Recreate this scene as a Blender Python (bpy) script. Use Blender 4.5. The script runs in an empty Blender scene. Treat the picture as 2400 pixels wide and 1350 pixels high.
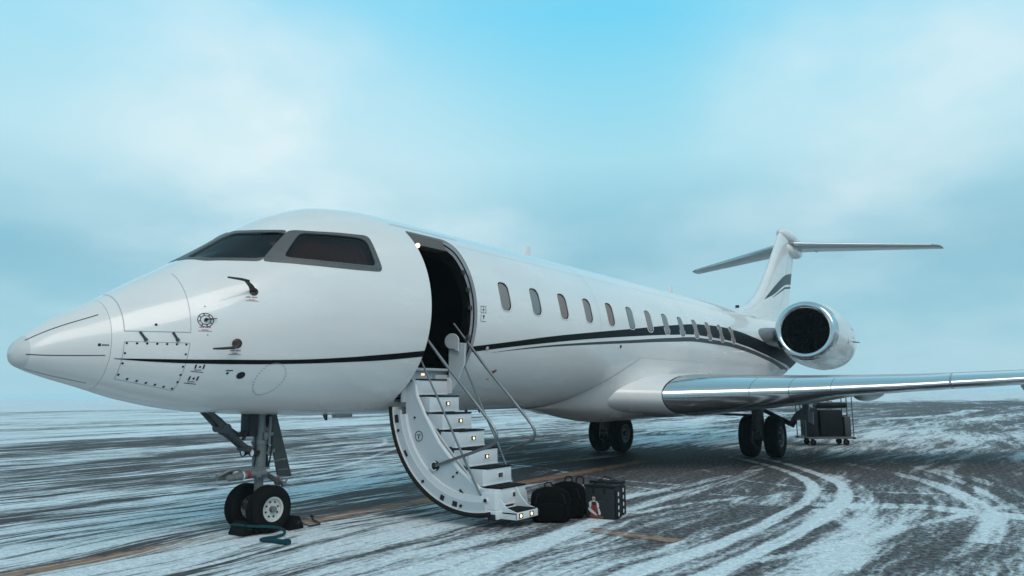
import bpy, bmesh, math, random
import numpy as np
from mathutils import Vector, Matrix

random.seed(7)
R = math.radians
sc = bpy.context.scene
COL = sc.collection

# ------------------------------------------------------------------ camera
cam_d = bpy.data.cameras.new('camera')
cam = bpy.data.objects.new('camera', cam_d)
COL.objects.link(cam)
sc.camera = cam
CYAW, CPIT, CROLL = 0.9621, 0.1404, -0.0110
fw = Vector((math.cos(CPIT) * math.sin(CYAW), math.cos(CPIT) * math.cos(CYAW), math.sin(CPIT)))
r0 = Vector((math.cos(CYAW), -math.sin(CYAW), 0)); u0 = r0.cross(fw)
cr, srr = math.cos(CROLL), math.sin(CROLL)
rr = r0 * cr + u0 * srr; uu = u0 * cr - r0 * srr
M = Matrix((rr, uu, -fw)).transposed().to_4x4()
M.translation = Vector((-2.9547, -7.5678, 1.5261))
cam.matrix_world = M
cam_d.sensor_width = 36.0
cam_d.lens = 36.0 * 1766.124 / 2400.0
cam_d.clip_start = 0.05
cam_d.clip_end = 9000

# ------------------------------------------------------------------ world, sun, exposure
SUN_EL, SUN_AZ = R(42), R(212)      # azimuth measured from +Y towards +X
W = bpy.data.worlds.new('World'); sc.world = W
W.use_nodes = True
nt = W.node_tree; nt.nodes.clear()
def wn(t, **k):
    n = nt.nodes.new(t)
    for a, b in k.items(): setattr(n, a, b)
    return n
def wl(a, b): nt.links.new(a, b)
def wmath(op, a, b=None, c=None, clamp=False):
    n = wn('ShaderNodeMath', operation=op); n.use_clamp = clamp
    for i, v in enumerate((a, b, c)):
        if v is None: continue
        if hasattr(v, 'node'): wl(v, n.inputs[i])
        else: n.inputs[i].default_value = v
    return n.outputs[0]
sky = wn('ShaderNodeTexSky', sky_type='NISHITA')
sky.sun_disc = False
sky.sun_elevation = SUN_EL; sky.sun_rotation = SUN_AZ
sky.air_density = 1.2; sky.dust_density = 2.0; sky.ozone_density = 2.0
bg1 = wn('ShaderNodeBackground'); bg1.inputs[1].default_value = 0.09
wl(sky.outputs[0], bg1.inputs[0])
tc = wn('ShaderNodeTexCoord')
sep = wn('ShaderNodeSeparateXYZ'); wl(tc.outputs['Generated'], sep.inputs[0])
zc_ = wmath('MAXIMUM', sep.outputs[2], 0.0)
ramp = wn('ShaderNodeValToRGB'); wl(zc_, ramp.inputs[0])
def lin(r, g, b):
    f = lambda c: (c / 255 / 12.92) if c / 255 <= 0.04045 else ((c / 255 + 0.055) / 1.055) ** 2.4
    return (f(r), f(g), f(b), 1)
stops = [(0.0, lin(172, 214, 229)), (0.09, lin(150, 204, 222)), (0.17, lin(138, 195, 215)), (0.23, lin(146, 204, 223)),
         (0.30, lin(168, 224, 240)), (0.38, lin(148, 222, 245)), (0.47, lin(116, 216, 249)), (0.62, lin(138, 202, 224)), (1.0, lin(150, 190, 205))]
el = ramp.color_ramp.elements
el[0].position, el[0].color = stops[0][0], stops[0][1]
el[1].position, el[1].color = stops[-1][0], stops[-1][1]
for p, c in stops[1:-1]:
    e = el.new(p); e.color = c
# thin cloud sheets: wide soft noise, flattened towards the horizon
div = wn('ShaderNodeVectorMath', operation='DIVIDE')
zz = wmath('ADD', zc_, 0.28)
cmb = wn('ShaderNodeCombineXYZ'); 
for i in range(3): wl(zz, cmb.inputs[i])
wl(tc.outputs['Generated'], div.inputs[0]); wl(cmb.outputs[0], div.inputs[1])
mp = wn('ShaderNodeMapping'); mp.inputs['Location'].default_value = (3.37, 1.25, 0.4)
wl(div.outputs[0], mp.inputs[0])
n1 = wn('ShaderNodeTexNoise'); n1.inputs['Scale'].default_value = 1.25; n1.inputs['Detail'].default_value = 9
n1.inputs['Roughness'].default_value = 0.52
wl(mp.outputs[0], n1.inputs['Vector'])
cl = wn('ShaderNodeMapRange', interpolation_type='SMOOTHSTEP'); cl.inputs[1].default_value = 0.40; cl.inputs[2].default_value = 0.68
wl(n1.outputs[0], cl.inputs[0])
# a bright, thin cloud bank low in the sky over the nose and a second one over the tail
def bank(az, elv, power, gain):
    d = Vector((math.cos(elv) * math.sin(az), math.cos(elv) * math.cos(az), math.sin(elv)))
    dp = wn('ShaderNodeVectorMath', operation='DOT_PRODUCT'); wl(tc.outputs['Generated'], dp.inputs[0])
    dp.inputs[1].default_value = d
    return wmath('MULTIPLY', wmath('POWER', wmath('MAXIMUM', dp.outputs['Value'], 0.0), power), gain)
banks = wmath('ADD', wmath('ADD', bank(CYAW - R(16), R(18.5), 50, 1.15), bank(CYAW - R(4), R(16), 160, 0.35)),
              wmath('ADD', bank(CYAW + R(24), R(18.5), 110, 0.85), bank(CYAW + R(34), R(22), 160, 0.6)))
cfac = wmath('MULTIPLY', wmath('ADD', wmath('MULTIPLY', cl.outputs[0], 0.28), wmath('MULTIPLY', banks, wmath('ADD', wmath('MULTIPLY', cl.outputs[0], 0.6), 0.5))), 0.85, clamp=True)
mix = wn('ShaderNodeMix', data_type='RGBA'); wl(cfac, mix.inputs[0]); wl(ramp.outputs[0], mix.inputs[6])
mix.inputs[7].default_value = lin(226, 246, 251)
bg2 = wn('ShaderNodeBackground'); bg2.inputs[1].default_value = 1.0
wl(mix.outputs[2], bg2.inputs[0])
ms = wn('ShaderNodeMixShader'); ms.inputs[0].default_value = 0.95
wl(bg1.outputs[0], ms.inputs[1]); wl(bg2.outputs[0], ms.inputs[2])
wo = wn('ShaderNodeOutputWorld'); wl(ms.outputs[0], wo.inputs[0])

sd = bpy.data.lights.new('sun', 'SUN'); so = bpy.data.objects.new('sun', sd); COL.objects.link(so)
sd.energy = 1.3; sd.angle = R(36); sd.color = (1.0, 0.85, 0.74)
sdir = Vector((math.cos(SUN_EL) * math.sin(SUN_AZ), math.cos(SUN_EL) * math.cos(SUN_AZ), math.sin(SUN_EL)))
so.rotation_euler = sdir.to_track_quat('Z', 'Y').to_euler()
so.location = (0, 0, 30)

sc.view_settings.view_transform = 'Standard'
sc.view_settings.look = 'None'
sc.view_settings.exposure = 0.0
sc.view_settings.gamma = 1.0
sc.view_settings.use_curve_mapping = False
sc.render.engine = 'CYCLES'
sc.cycles.max_bounces = 8
sc.cycles.volume_bounces = 1
sc.cycles.use_denoising = True

# ------------------------------------------------------------------ materials
MATS = {}
def mat(name, color, rough=0.5, metal=0.0, coat=0.0, emit=None, estr=0.0, vary=0.0, vscale=6.0, bump=0.0, bscale=40.0, spec=0.5, stretch=(1, 1, 1)):
    m = bpy.data.materials.new(name); m.use_nodes = True
    t = m.node_tree; b = t.nodes['Principled BSDF']
    c = (*color[:3], 1)
    b.inputs['Base Color'].default_value = c
    b.inputs['Roughness'].default_value = rough
    b.inputs['Metallic'].default_value = metal
    b.inputs['Coat Weight'].default_value = coat
    b.inputs['Coat Roughness'].default_value = 0.05
    b.inputs['Specular IOR Level'].default_value = spec
    if emit:
        b.inputs['Emission Color'].default_value = (*emit[:3], 1); b.inputs['Emission Strength'].default_value = estr
    if vary or bump:
        tcn = t.nodes.new('ShaderNodeTexCoord')
        mpn = t.nodes.new('ShaderNodeMapping'); mpn.inputs['Scale'].default_value = stretch
        t.links.new(tcn.outputs['Object'], mpn.inputs[0])
    if vary:
        no = t.nodes.new('ShaderNodeTexNoise'); no.inputs['Scale'].default_value = vscale; no.inputs['Detail'].default_value = 6
        t.links.new(mpn.outputs[0], no.inputs['Vector'])
        mx = t.nodes.new('ShaderNodeMix'); mx.data_type = 'RGBA'
        mx.inputs[6].default_value = tuple(max(0, x * (1 - vary)) for x in c[:3]) + (1,)
        mx.inputs[7].default_value = tuple(min(1, x * (1 + vary * 0.6)) for x in c[:3]) + (1,)
        t.links.new(no.outputs[0], mx.inputs[0]); t.links.new(mx.outputs[2], b.inputs['Base Color'])
        rm = t.nodes.new('ShaderNodeMapRange'); rm.inputs[3].default_value = max(0.02, rough * 0.75); rm.inputs[4].default_value = min(1, rough * 1.3)
        t.links.new(no.outputs[0], rm.inputs[0]); t.links.new(rm.outputs[0], b.inputs['Roughness'])
    if bump:
        nb = t.nodes.new('ShaderNodeTexNoise'); nb.inputs['Scale'].default_value = bscale; nb.inputs['Detail'].default_value = 4
        t.links.new(mpn.outputs[0], nb.inputs['Vector'])
        bp = t.nodes.new('ShaderNodeBump'); bp.inputs['Strength'].default_value = bump; bp.inputs['Distance'].default_value = 0.01
        t.links.new(nb.outputs[0], bp.inputs['Height']); t.links.new(bp.outputs[0], b.inputs['Normal'])
    MATS[name] = m
    return m
paint = mat('white_paint', (0.80, 0.745, 0.725), 0.25, coat=0.6, vary=0.13, vscale=2.6, bump=0.03, bscale=1.6, stretch=(0.35, 1, 1))
radome_m = mat('radome_paint', (0.76, 0.71, 0.69), 0.3, coat=0.4, vary=0.05, vscale=2.0)
tip_m = mat('radome_tip_grey', (0.62, 0.59, 0.58), 0.4, vary=0.08)
black_paint = mat('black_paint', (0.006, 0.006, 0.007), 0.45, spec=0.12)
grey_paint = mat('grey_paint', (0.055, 0.057, 0.063), 0.4, spec=0.2)
line_m = mat('seam_grey', (0.33, 0.34, 0.36), 0.5)
pylon_m = mat('pylon_grey', (0.13, 0.13, 0.135), 0.35, coat=0.3, vary=0.1)
seam_l = mat('skin_joint', (0.52, 0.51, 0.51), 0.5)
dark_m = mat('dark_mark', (0.02, 0.022, 0.026), 0.5, spec=0.18)
red_m = mat('red_mark', (0.28, 0.05, 0.05), 0.5)
frame_m = mat('window_frame_metal', (0.125, 0.122, 0.12), 0.42, metal=0.35, vary=0.25, vscale=14)
jamb_m = mat('jamb_grey', (0.42, 0.43, 0.45), 0.45, vary=0.12)
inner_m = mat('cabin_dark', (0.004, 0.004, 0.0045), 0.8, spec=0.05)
header_m = mat('header_beige', (0.12, 0.085, 0.07), 0.5, vary=0.1)
shade_m = mat('window_shade', (0.25, 0.21, 0.20), 0.4, spec=0.4, vary=0.12, vscale=1.0)
shade_b = mat('window_shade_tan', (0.24, 0.17, 0.15), 0.4, spec=0.4, vary=0.15, vscale=2.0)
shade_c = mat('window_shade_cool', (0.22, 0.215, 0.22), 0.35, spec=0.5, vary=0.15, vscale=2.0)
chrome = mat('polished_metal', (0.62, 0.63, 0.645), 0.15, metal=1.0, vary=0.04, vscale=2.5, bump=0.01, bscale=3)
steel = mat('brushed_steel', (0.24, 0.235, 0.235), 0.35, metal=1.0, vary=0.1)
darkmetal = mat('gear_metal', (0.075, 0.078, 0.08), 0.45, metal=0.4, vary=0.35, vscale=9, bump=0.15, bscale=30, spec=0.18)
midmetal = mat('strut_grey', (0.17, 0.18, 0.18), 0.38, metal=0.2, vary=0.25, vscale=8, spec=0.18)
blackmetal = mat('black_fittings', (0.025, 0.026, 0.028), 0.45, vary=0.3, spec=0.18)
rubber = mat('tyre_rubber', (0.007, 0.007, 0.0073), 0.75, vary=0.3, vscale=12, bump=0.15, bscale=50, spec=0.12)
rim_m = mat('rim_paint', (0.52, 0.52, 0.51), 0.42, vary=0.25, vscale=14)
rim_dark = mat('rim_dark', (0.20, 0.195, 0.185), 0.5, metal=0.3, vary=0.3, vscale=12)
stair_m = mat('stair_white', (0.66, 0.67, 0.69), 0.42, vary=0.1, vscale=5, bump=0.04)
stair_g = mat('stair_panel_grey', (0.50, 0.53, 0.56), 0.45, vary=0.1, vscale=4)
tread_m = mat('tread_black', (0.014, 0.013, 0.014), 0.85, bump=0.3, bscale=180, spec=0.10)
probe_m = mat('probe_bronze', (0.055, 0.036, 0.03), 0.4, metal=0.3, vary=0.3, vscale=30)
seat_m = mat('seat_grey', (0.34, 0.33, 0.32), 0.7, vary=0.15)
curtain_m = mat('curtain_maroon', (0.12, 0.045, 0.05), 0.8, vary=0.3, vscale=8)
seal_m = mat('seal_black', (0.012, 0.010, 0.010), 0.6, spec=0.18)
lamp_m = mat('warm_lamp', (1, 0.8, 0.6), 0.3, emit=(1.0, 0.56, 0.26), estr=1.8)
lampbig_m = mat('door_lamp', (1, 0.8, 0.6), 0.3, emit=(1.0, 0.66, 0.36), estr=3.5)
lens_glint = mat('painted_lens_glint', (0.85, 0.87, 0.88), 0.15)  # unlit taxi lens: its bright reflection is put in as white base colour
fan_m = mat('fan_titanium', (0.018, 0.018, 0.02), 0.5, metal=0.3, spec=0.18)
duct_m = mat('duct_dark', (0.022, 0.022, 0.024), 0.45, metal=0.3, spec=0.18)
ex_m = mat('exhaust_metal', (0.25, 0.24, 0.23), 0.35, metal=1.0, vary=0.2)
wing_m = mat('wing_grey_paint', (0.24, 0.24, 0.245), 0.3, coat=0.3, vary=0.08, vscale=2, stretch=(0.6, 1, 1))
fabric = mat('black_fabric', (0.004, 0.004, 0.0042), 0.9, vary=0.3, vscale=30, bump=0.5, bscale=120, spec=0.06)
strapm = mat('strap_webbing', (0.014, 0.014, 0.015), 0.75, bump=0.3, bscale=200, spec=0.18)
bag_grey = mat('cooler_grey', (0.030, 0.031, 0.034), 0.6, vary=0.25, vscale=10, bump=0.25, bscale=35, spec=0.18)
bag_side = mat('cooler_side', (0.010, 0.0105, 0.012), 0.55, vary=0.3, vscale=14, bump=0.4, bscale=22, spec=0.18)
pr_white = mat('print_white', (0.62, 0.61, 0.6), 0.6)
pr_red = mat('print_red', (0.28, 0.022, 0.025), 0.6)
pr_skin = mat('print_skin', (0.55, 0.36, 0.29), 0.6)
pr_brown = mat('print_brown', (0.16, 0.07, 0.04), 0.6)
pr_black = mat('print_black', (0.012, 0.012, 0.012), 0.6)
rope_m = mat('rope_teal', (0.006, 0.05, 0.06), 0.75, bump=0.5, bscale=120, spec=0.18)
yellowish = mat('tie_strap', (0.05, 0.045, 0.04), 0.7, vary=0.2, spec=0.18)
cart_m = mat('cart_metal', (0.13, 0.133, 0.136), 0.35, metal=0.7, vary=0.2)
cart_d = mat('cart_deck', (0.05, 0.05, 0.052), 0.6, vary=0.2, spec=0.18)
case_m = mat('case_black', (0.008, 0.008, 0.009), 0.38, vary=0.25, vscale=8, bump=0.1, spec=0.18)
case_b = mat('case_blue_black', (0.010, 0.012, 0.017), 0.5, vary=0.2, spec=0.18)
case_g = mat('case_grey', (0.045, 0.045, 0.047), 0.5, vary=0.25)
wheel_red = mat('red_tag', (0.22, 0.018, 0.018), 0.5)

def glass_mat(name, tint, rough=0.02):
    m = bpy.data.materials.new(name); m.use_nodes = True
    t = m.node_tree; t.nodes.clear()
    o = t.nodes.new('ShaderNodeOutputMaterial'); mx = t.nodes.new('ShaderNodeMixShader')
    tr = t.nodes.new('ShaderNodeBsdfTransparent'); tr.inputs[0].default_value = (*tint, 1)
    gl = t.nodes.new('ShaderNodeBsdfGlossy'); gl.inputs['Roughness'].default_value = rough
    fr = t.nodes.new('ShaderNodeFresnel'); fr.inputs[0].default_value = 1.45
    t.links.new(fr.outputs[0], mx.inputs[0]); t.links.new(tr.outputs[0], mx.inputs[1]); t.links.new(gl.outputs[0], mx.inputs[2])
    t.links.new(mx.outputs[0], o.inputs[0])
    MATS[name] = m
    return m
ws_glass = glass_mat('windscreen_glass', (0.72, 0.80, 0.82))
side_glass = glass_mat('side_window_glass', (0.42, 0.34, 0.34))

# ------------------------------------------------------------------ mesh helpers
class MB:
    """collects shapes into one mesh"""
    def __init__(s): s.v = []; s.f = []; s.mi = []
    def add(s, verts, faces, mi=0):
        o = len(s.v); s.v += [tuple(p) for p in verts]
        s.f += [tuple(i + o for i in f) for f in faces]; s.mi += [mi] * len(faces)
    def box(s, x0, x1, y0, y1, z0, z1, mi=0, bev=0.0, mtx=None):
        if bev <= 0:
            v = [(x, y, z) for x in (x0, x1) for y in (y0, y1) for z in (z0, z1)]
            f = [(0, 1, 3, 2), (4, 6, 7, 5), (0, 4, 5, 1), (2, 3, 7, 6), (0, 2, 6, 4), (1, 5, 7, 3)]
        else:
            bm = bmesh.new()
            bmesh.ops.create_cube(bm, size=1.0)
            for w in bm.verts:
                w.co = Vector(((x0 + x1) / 2 + w.co.x * (x1 - x0), (y0 + y1) / 2 + w.co.y * (y1 - y0), (z0 + z1) / 2 + w.co.z * (z1 - z0)))
            bmesh.ops.bevel(bm, geom=list(bm.edges), offset=bev, segments=2, affect='EDGES', profile=0.6)
            bm.verts.ensure_lookup_table()
            v = [tuple(w.co) for w in bm.verts]; f = [tuple(w.index for w in fa.verts) for fa in bm.faces]
            bm.verts.index_update(); f = [tuple(w.index for w in fa.verts) for fa in bm.faces]
            bm.free()
        if mtx is not None: v = [tuple(mtx @ Vector(p)) for p in v]
        s.add(v, f, mi)
        return s
    def tube(s, pts, r, n=10, mi=0, closed=False, flat=None):
        pts = [Vector(p) for p in pts]; k = len(pts)
        rs = r if isinstance(r, (list, tuple)) else [r] * k
        up = None; rings = []
        for i, p in enumerate(pts):
            a = pts[i - 1] if (i > 0 or closed) else p
            b = pts[(i + 1) % k] if (i < k - 1 or closed) else p
            t = (b - a).normalized()
            if up is None:
                up = Vector((0, 0, 1)) if abs(t.z) < 0.9 else Vector((1, 0, 0))
            sd_ = t.cross(up).normalized(); up = sd_.cross(t).normalized()
            fl = flat if flat else 1.0
            rings.append([tuple(p + sd_ * (rs[i] * math.cos(2 * math.pi * j / n)) + up * (rs[i] * fl * math.sin(2 * math.pi * j / n))) for j in range(n)])
        v = [q for ring in rings for q in ring]; f = []
        for i in range(k if closed else k - 1):
            i2 = (i + 1) % k
            for j in range(n):
                j2 = (j + 1) % n
                f.append((i * n + j, i * n + j2, i2 * n + j2, i2 * n + j))
        if not closed:
            f.append(tuple(range(n))[::-1]); f.append(tuple((k - 1) * n + j for j in range(n)))
        s.add(v, f, mi)
        return s
    def lathe(s, prof, origin, axis, n=32, mi=0, cap=True):
        """prof: list of (distance along axis, radius)"""
        ax = Vector(axis).normalized(); o = Vector(origin)
        a = ax.orthogonal().normalized(); b = ax.cross(a)
        v = []; f = []
        for d, r in prof:
            for j in range(n):
                t = 2 * math.pi * j / n
                v.append(tuple(o + ax * d + (a * math.cos(t) + b * math.sin(t)) * r))
        for i in range(len(prof) - 1):
            for j in range(n):
                j2 = (j + 1) % n
                f.append((i * n + j, (i + 1) * n + j, (i + 1) * n + j2, i * n + j2))
        if cap:
            f.append(tuple(range(n))); f.append(tuple((len(prof) - 1) * n + j for j in range(n))[::-1])
        s.add(v, f, mi)
        return s
    def prism(s, poly, ax, a, b, mi=0):
        """poly of 2D points in the plane perpendicular to axis ax ('x','y','z'), extruded a..b"""
        def P(p, d):
            return {'x': (d, p[0], p[1]), 'y': (p[0], d, p[1]), 'z': (p[0], p[1], d)}[ax]
        n = len(poly)
        v = [P(p, a) for p in poly] + [P(p, b) for p in poly]
        f = [tuple(range(n)), tuple(range(n, 2 * n))[::-1]]
        f += [(i, i + n, (i + 1) % n + n, (i + 1) % n) for i in range(n)]
        s.add(v, f, mi)
        return s
    def grid(s, rows, mi=0, closed_u=False):
        n = len(rows[0]); v = [p for r_ in rows for p in r_]; f = []
        for i in range(len(rows) - 1):
            for j in range(n if closed_u else n - 1):
                j2 = (j + 1) % n
                f.append((i * n + j, i * n + j2, (i + 1) * n + j2, (i + 1) * n + j))
        s.add(v, f, mi)
        return s
    def build(s, name, mats, parent=None, smooth=35, bevel=0.0, recalc=True):
        me = bpy.data.meshes.new(name)
        me.from_pydata(s.v, [], s.f)
        ms_ = mats if isinstance(mats, (list, tuple)) else [mats]
        for m in ms_: me.materials.append(m)
        me.polygons.foreach_set('material_index', s.mi)
        if recalc:
            bm = bmesh.new(); bm.from_mesh(me)
            bmesh.ops.recalc_face_normals(bm, faces=bm.faces); bm.to_mesh(me); bm.free()
        me.update()
        if smooth:
            me.shade_smooth(); me.set_sharp_from_angle(angle=R(smooth))
        o = bpy.data.objects.new(name, me)
        COL.objects.link(o)
        if bevel:
            bv = o.modifiers.new('bevel', 'BEVEL'); bv.width = bevel; bv.segments = 2; bv.limit_method = 'ANGLE'; bv.angle_limit = R(40)
        if parent: o.parent = parent
        return o
def empty(name, loc=(0, 0, 0), rz=0.0):
    o = bpy.data.objects.new(name, None); COL.objects.link(o)
    o.location = loc; o.rotation_euler = (0, 0, rz); o.empty_display_size = 0.3
    return o
def tag(o, label=None, cat=None, group=None, kind=None):
    if label: o['label'] = label
    if cat: o['category'] = cat
    if group: o['group'] = group
    if kind: o['kind'] = kind
    return o
def pchip(x, y, xi):
    x = np.asarray(x, float); y = np.asarray(y, float); xi = np.asarray(xi, float)
    h = np.diff(x); d = np.diff(y) / h; m = np.zeros_like(y)
    for i in range(1, len(x) - 1):
        if d[i - 1] * d[i] > 0:
            w1 = 2 * h[i] + h[i - 1]; w2 = h[i] + 2 * h[i - 1]
            m[i] = (w1 + w2) / (w1 / d[i - 1] + w2 / d[i])
    m[0] = d[0]; m[-1] = d[-1]
    i = np.clip(np.searchsorted(x, xi) - 1, 0, len(x) - 2); t = (xi - x[i]) / h[i]
    return y[i] * (2 * t**3 - 3 * t**2 + 1) + h[i] * m[i] * (t**3 - 2 * t**2 + t) + y[i + 1] * (-2 * t**3 + 3 * t**2) + h[i] * m[i + 1] * (t**3 - t**2)
def sstep(a, b, x):
    t = np.clip((np.asarray(x, float) - a) / (b - a), 0, 1)
    return t * t * (3 - 2 * t)

# ------------------------------------------------------------------ ground
# Tyre tracks in the snow, in metres on the apron (x along the taxi line)
TRK = [
 ([(1.6, -4.3), (3.11, -4.55), (3.98, -4.65), (4.89, -4.74), (6.27, -4.77), (7.83, -4.71), (9.01, -4.59), (9.81, -4.43), (10.96, -4.05), (12.11, -3.46), (13.6, -2.5), (15.2, -1.2)], 0.085, .95),
 ([(2.0, -4.9), (3.57, -5.13), (4.54, -5.18), (5.9, -5.23), (7.28, -5.21), (8.55, -5.13), (9.52, -4.98), (10.6, -4.68), (11.48, -4.29), (12.46, -3.76), (13.9, -2.9), (15.5, -1.7)], 0.085, .95),
 ([(2.2, -3.3), (3.21, -3.23), (4.17, -3.12), (5.37, -2.99), (6.52, -2.88), (7.49, -2.89), (8.63, -2.92), (9.98, -2.96), (11.36, -2.88), (13, -2.6)], 0.13, 0.75),
 ([(6.2, -2.2), (7.45, -2.36), (8.38, -2.49), (9.43, -2.61), (10.96, -2.62)], 0.11, 0.6),
 ([(6.4, -5.72), (6.98, -5.66), (8.32, -5.55), (9.41, -5.28), (10.7, -4.86), (12.2, -4.1)], 0.10, 0.5),
 ([(6.3, -6.95), (6.96, -6.97), (7.6, -6.96), (8.82, -6.77), (10.08, -6.43), (11.61, -5.85), (12.8, -5.19), (14.5, -4.0)], 0.12, 0.6),
 ([(7.6, -5.05), (7.16, -5.34), (6.5, -5.7), (6.16, -5.9)], 0.11, 0.55),
 ([(8.1, -4.9), (8.17, -5.29), (8.53, -6.06), (8.35, -6.68), (8.2, -7.4)], 0.22, 0.6),
 ([(9.2, -7.6), (10.6, -7.2), (12.4, -6.5), (14.5, -5.4)], 0.12, 0.4),
 ([(4.4, -5.9), (6.0, -5.95), (8.0, -6.05)], 0.2, 0.35),
 ([(40, -9), (43, -9.6), (46, -8.5), (49, -10.5)], 0.3, 0.4),
 ([(19.5, 13.6), (17.5, 12.4), (14.94, 10.0), (12.6, 8.6), (10.2, 8.2)], 0.07, 0.38),
 ([(6.0, 3.9), (7.83, 4.71), (9.54, 5.64), (12.26, 7.36), (15, 9)], 0.06, 0.38),
 ([(4.2, 4.3), (6.5, 4.0), (9.5, 4.4), (12.5, 6.0)], 0.05, 0.5),
 ([(10.9, 2.6), (10.87, 2.01), (10.43, 0.85), (9.71, -0.36), (9.38, -1.23), (9.2, -2.4)], 0.06, 0.55),
 ([(16.5, -3.6), (15.09, -4.86), (13.16, -5.85), (10.78, -6.65), (8.65, -7.19)], 0.07, 0.5),
 ([(4.2, -5.3), (4.9, -5.58), (6.57, -6.09), (9.51, -7.17)], 0.07, 0.5),
 ([(6.2, -3.1), (7.3, -3.42), (8.35, -3.91), (8.95, -4.49), (9.2, -5.2)], 0.08, 0.55),
 ([(8.75, -1.2), (8.65, -1.84), (8.42, -2.55), (8.39, -3.52), (8.18, -4.51)], 0.05, 0.45),
 ([(11.8, -1.9), (10.4, -3.2), (9.8, -4.9), (10.2, -6.6)], 0.06, 0.4),
 ([(43.8, -0.74), (50.94, -2.79), (64.88, -3.28)], 0.5, 0.7),
 ([(8.0, -4.2), (8.6, -4.5), (9.1, -4.6)], 0.4, 0.4),
]
def seg_dist(px, py, pts):
    d = np.full(px.shape, 1e9)
    pts = np.array(pts, float)
    n = 6 * (len(pts) - 1) + 1
    t = np.linspace(0, len(pts) - 1, n); k = np.arange(len(pts))
    P = np.stack([pchip(k, pts[:, 0], t), pchip(k, pts[:, 1], t)], -1)
    for a, b in zip(P[:-1], P[1:]):
        ab = b - a; L = (ab**2).sum() + 1e-9
        u = np.clip(((px - a[0]) * ab[0] + (py - a[1]) * ab[1]) / L, 0, 1)
        d = np.minimum(d, np.hypot(px - a[0] - u * ab[0], py - a[1] - u * ab[1]))
    return d
def snow_fields(x, y):
    """extra snow (tracks, drifts) and bare patches, both 0..1"""
    tr = np.zeros_like(x); halo = np.zeros_like(x)
    for pts, w, g in TRK:
        lo = np.min(np.array(pts), 0) - 1; hi = np.max(np.array(pts), 0) + 1
        s = (x > lo[0]) & (x < hi[0]) & (y > lo[1]) & (y < hi[1])
        d = seg_dist(x[s], y[s], pts)
        fade = (1 - sstep(13, 17, x[s])) if pts[0][1] < 0 and pts[0][0] < 30 else 1.0
        tr[s] = np.maximum(tr[s], g * 1.1 * (1 - sstep(w * 0.9, w * 1.3, d)) * fade)
        halo[s] = np.maximum(halo[s], .5 * g * sstep(w * 1.2, w * 1.7, d) * (1 - sstep(w * 2.2, w * 5, d)) * fade * (g > .7))
    def blob(cx, cy, rx, ry, rot=0.0):
        c, s_ = math.cos(rot), math.sin(rot)
        u = ((x - cx) * c + (y - cy) * s_) / rx; v = (-(x - cx) * s_ + (y - cy) * c) / ry
        return np.exp(-(u * u + v * v))
    bare = np.zeros_like(x)
    for b, g in ((blob(13.5, 0.5, 5.5, 3.6), 1.0), (blob(14.5, -5, 4, 3), .6), (blob(85, 0, 38, 15), 1.0), (blob(46, 1, 8, 4), .6), (blob(9.3, -7.0, 1.6, 2.2), .45),
                 (blob(9.0, 11, 4.5, 2.5, .1), .8), (blob(14, 18, 7, 3, .1), .8), (blob(6.8, -4.0, 1.6, .45), .65), (blob(5.2, -3.7, .9, .5), .6), (blob(8.7, -3.7, 2.3, .4), .5),
                 (blob(6.2, -6.5, 1.5, .45), .6), (blob(4.6, .6, 2.2, .5), .3), (blob(5.6, -2.2, 1.5, .45), .5), (blob(22, -7, 5, 3), .3), (blob(4.9, 6.3, 2.0, .8), .5), (blob(7.2, 1.6, 2.4, .8), .5), (blob(6.5, 5, 2.5, 1), .35)):
        bare = np.maximum(bare, g * b)
    drift = np.zeros_like(x)
    for b, g in ((blob(2.6, -3.0, 1.9, 1.2), .5), (blob(3.8, -1.5, 1.6, .5), .4), (blob(3.3, -4.1, 1.3, .6), .35), (blob(20, 28, 14, 7), .8), (blob(34, 62, 22, 34), .75), (blob(36, 16, 12, 10), .6), (blob(1.9, 2.6, 1.8, 1.0), .35), (blob(8.0, -2.5, 2.0, .45), .4), (blob(26, -4, 6, 3), .3)):
        drift = np.maximum(drift, g * b)
    bare = np.maximum(bare, halo)
    drift = np.maximum(drift, .9 * sstep(100, 135, np.hypot(x + 3, y + 7.6)))
    rough = np.maximum(1 - sstep(-2.6, -.4, y - .15 * (x - 4)), .0) * sstep(-1, 3.0, x - .0 * y)
    return tr, bare, drift, np.clip(rough, 0, 1)
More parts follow.
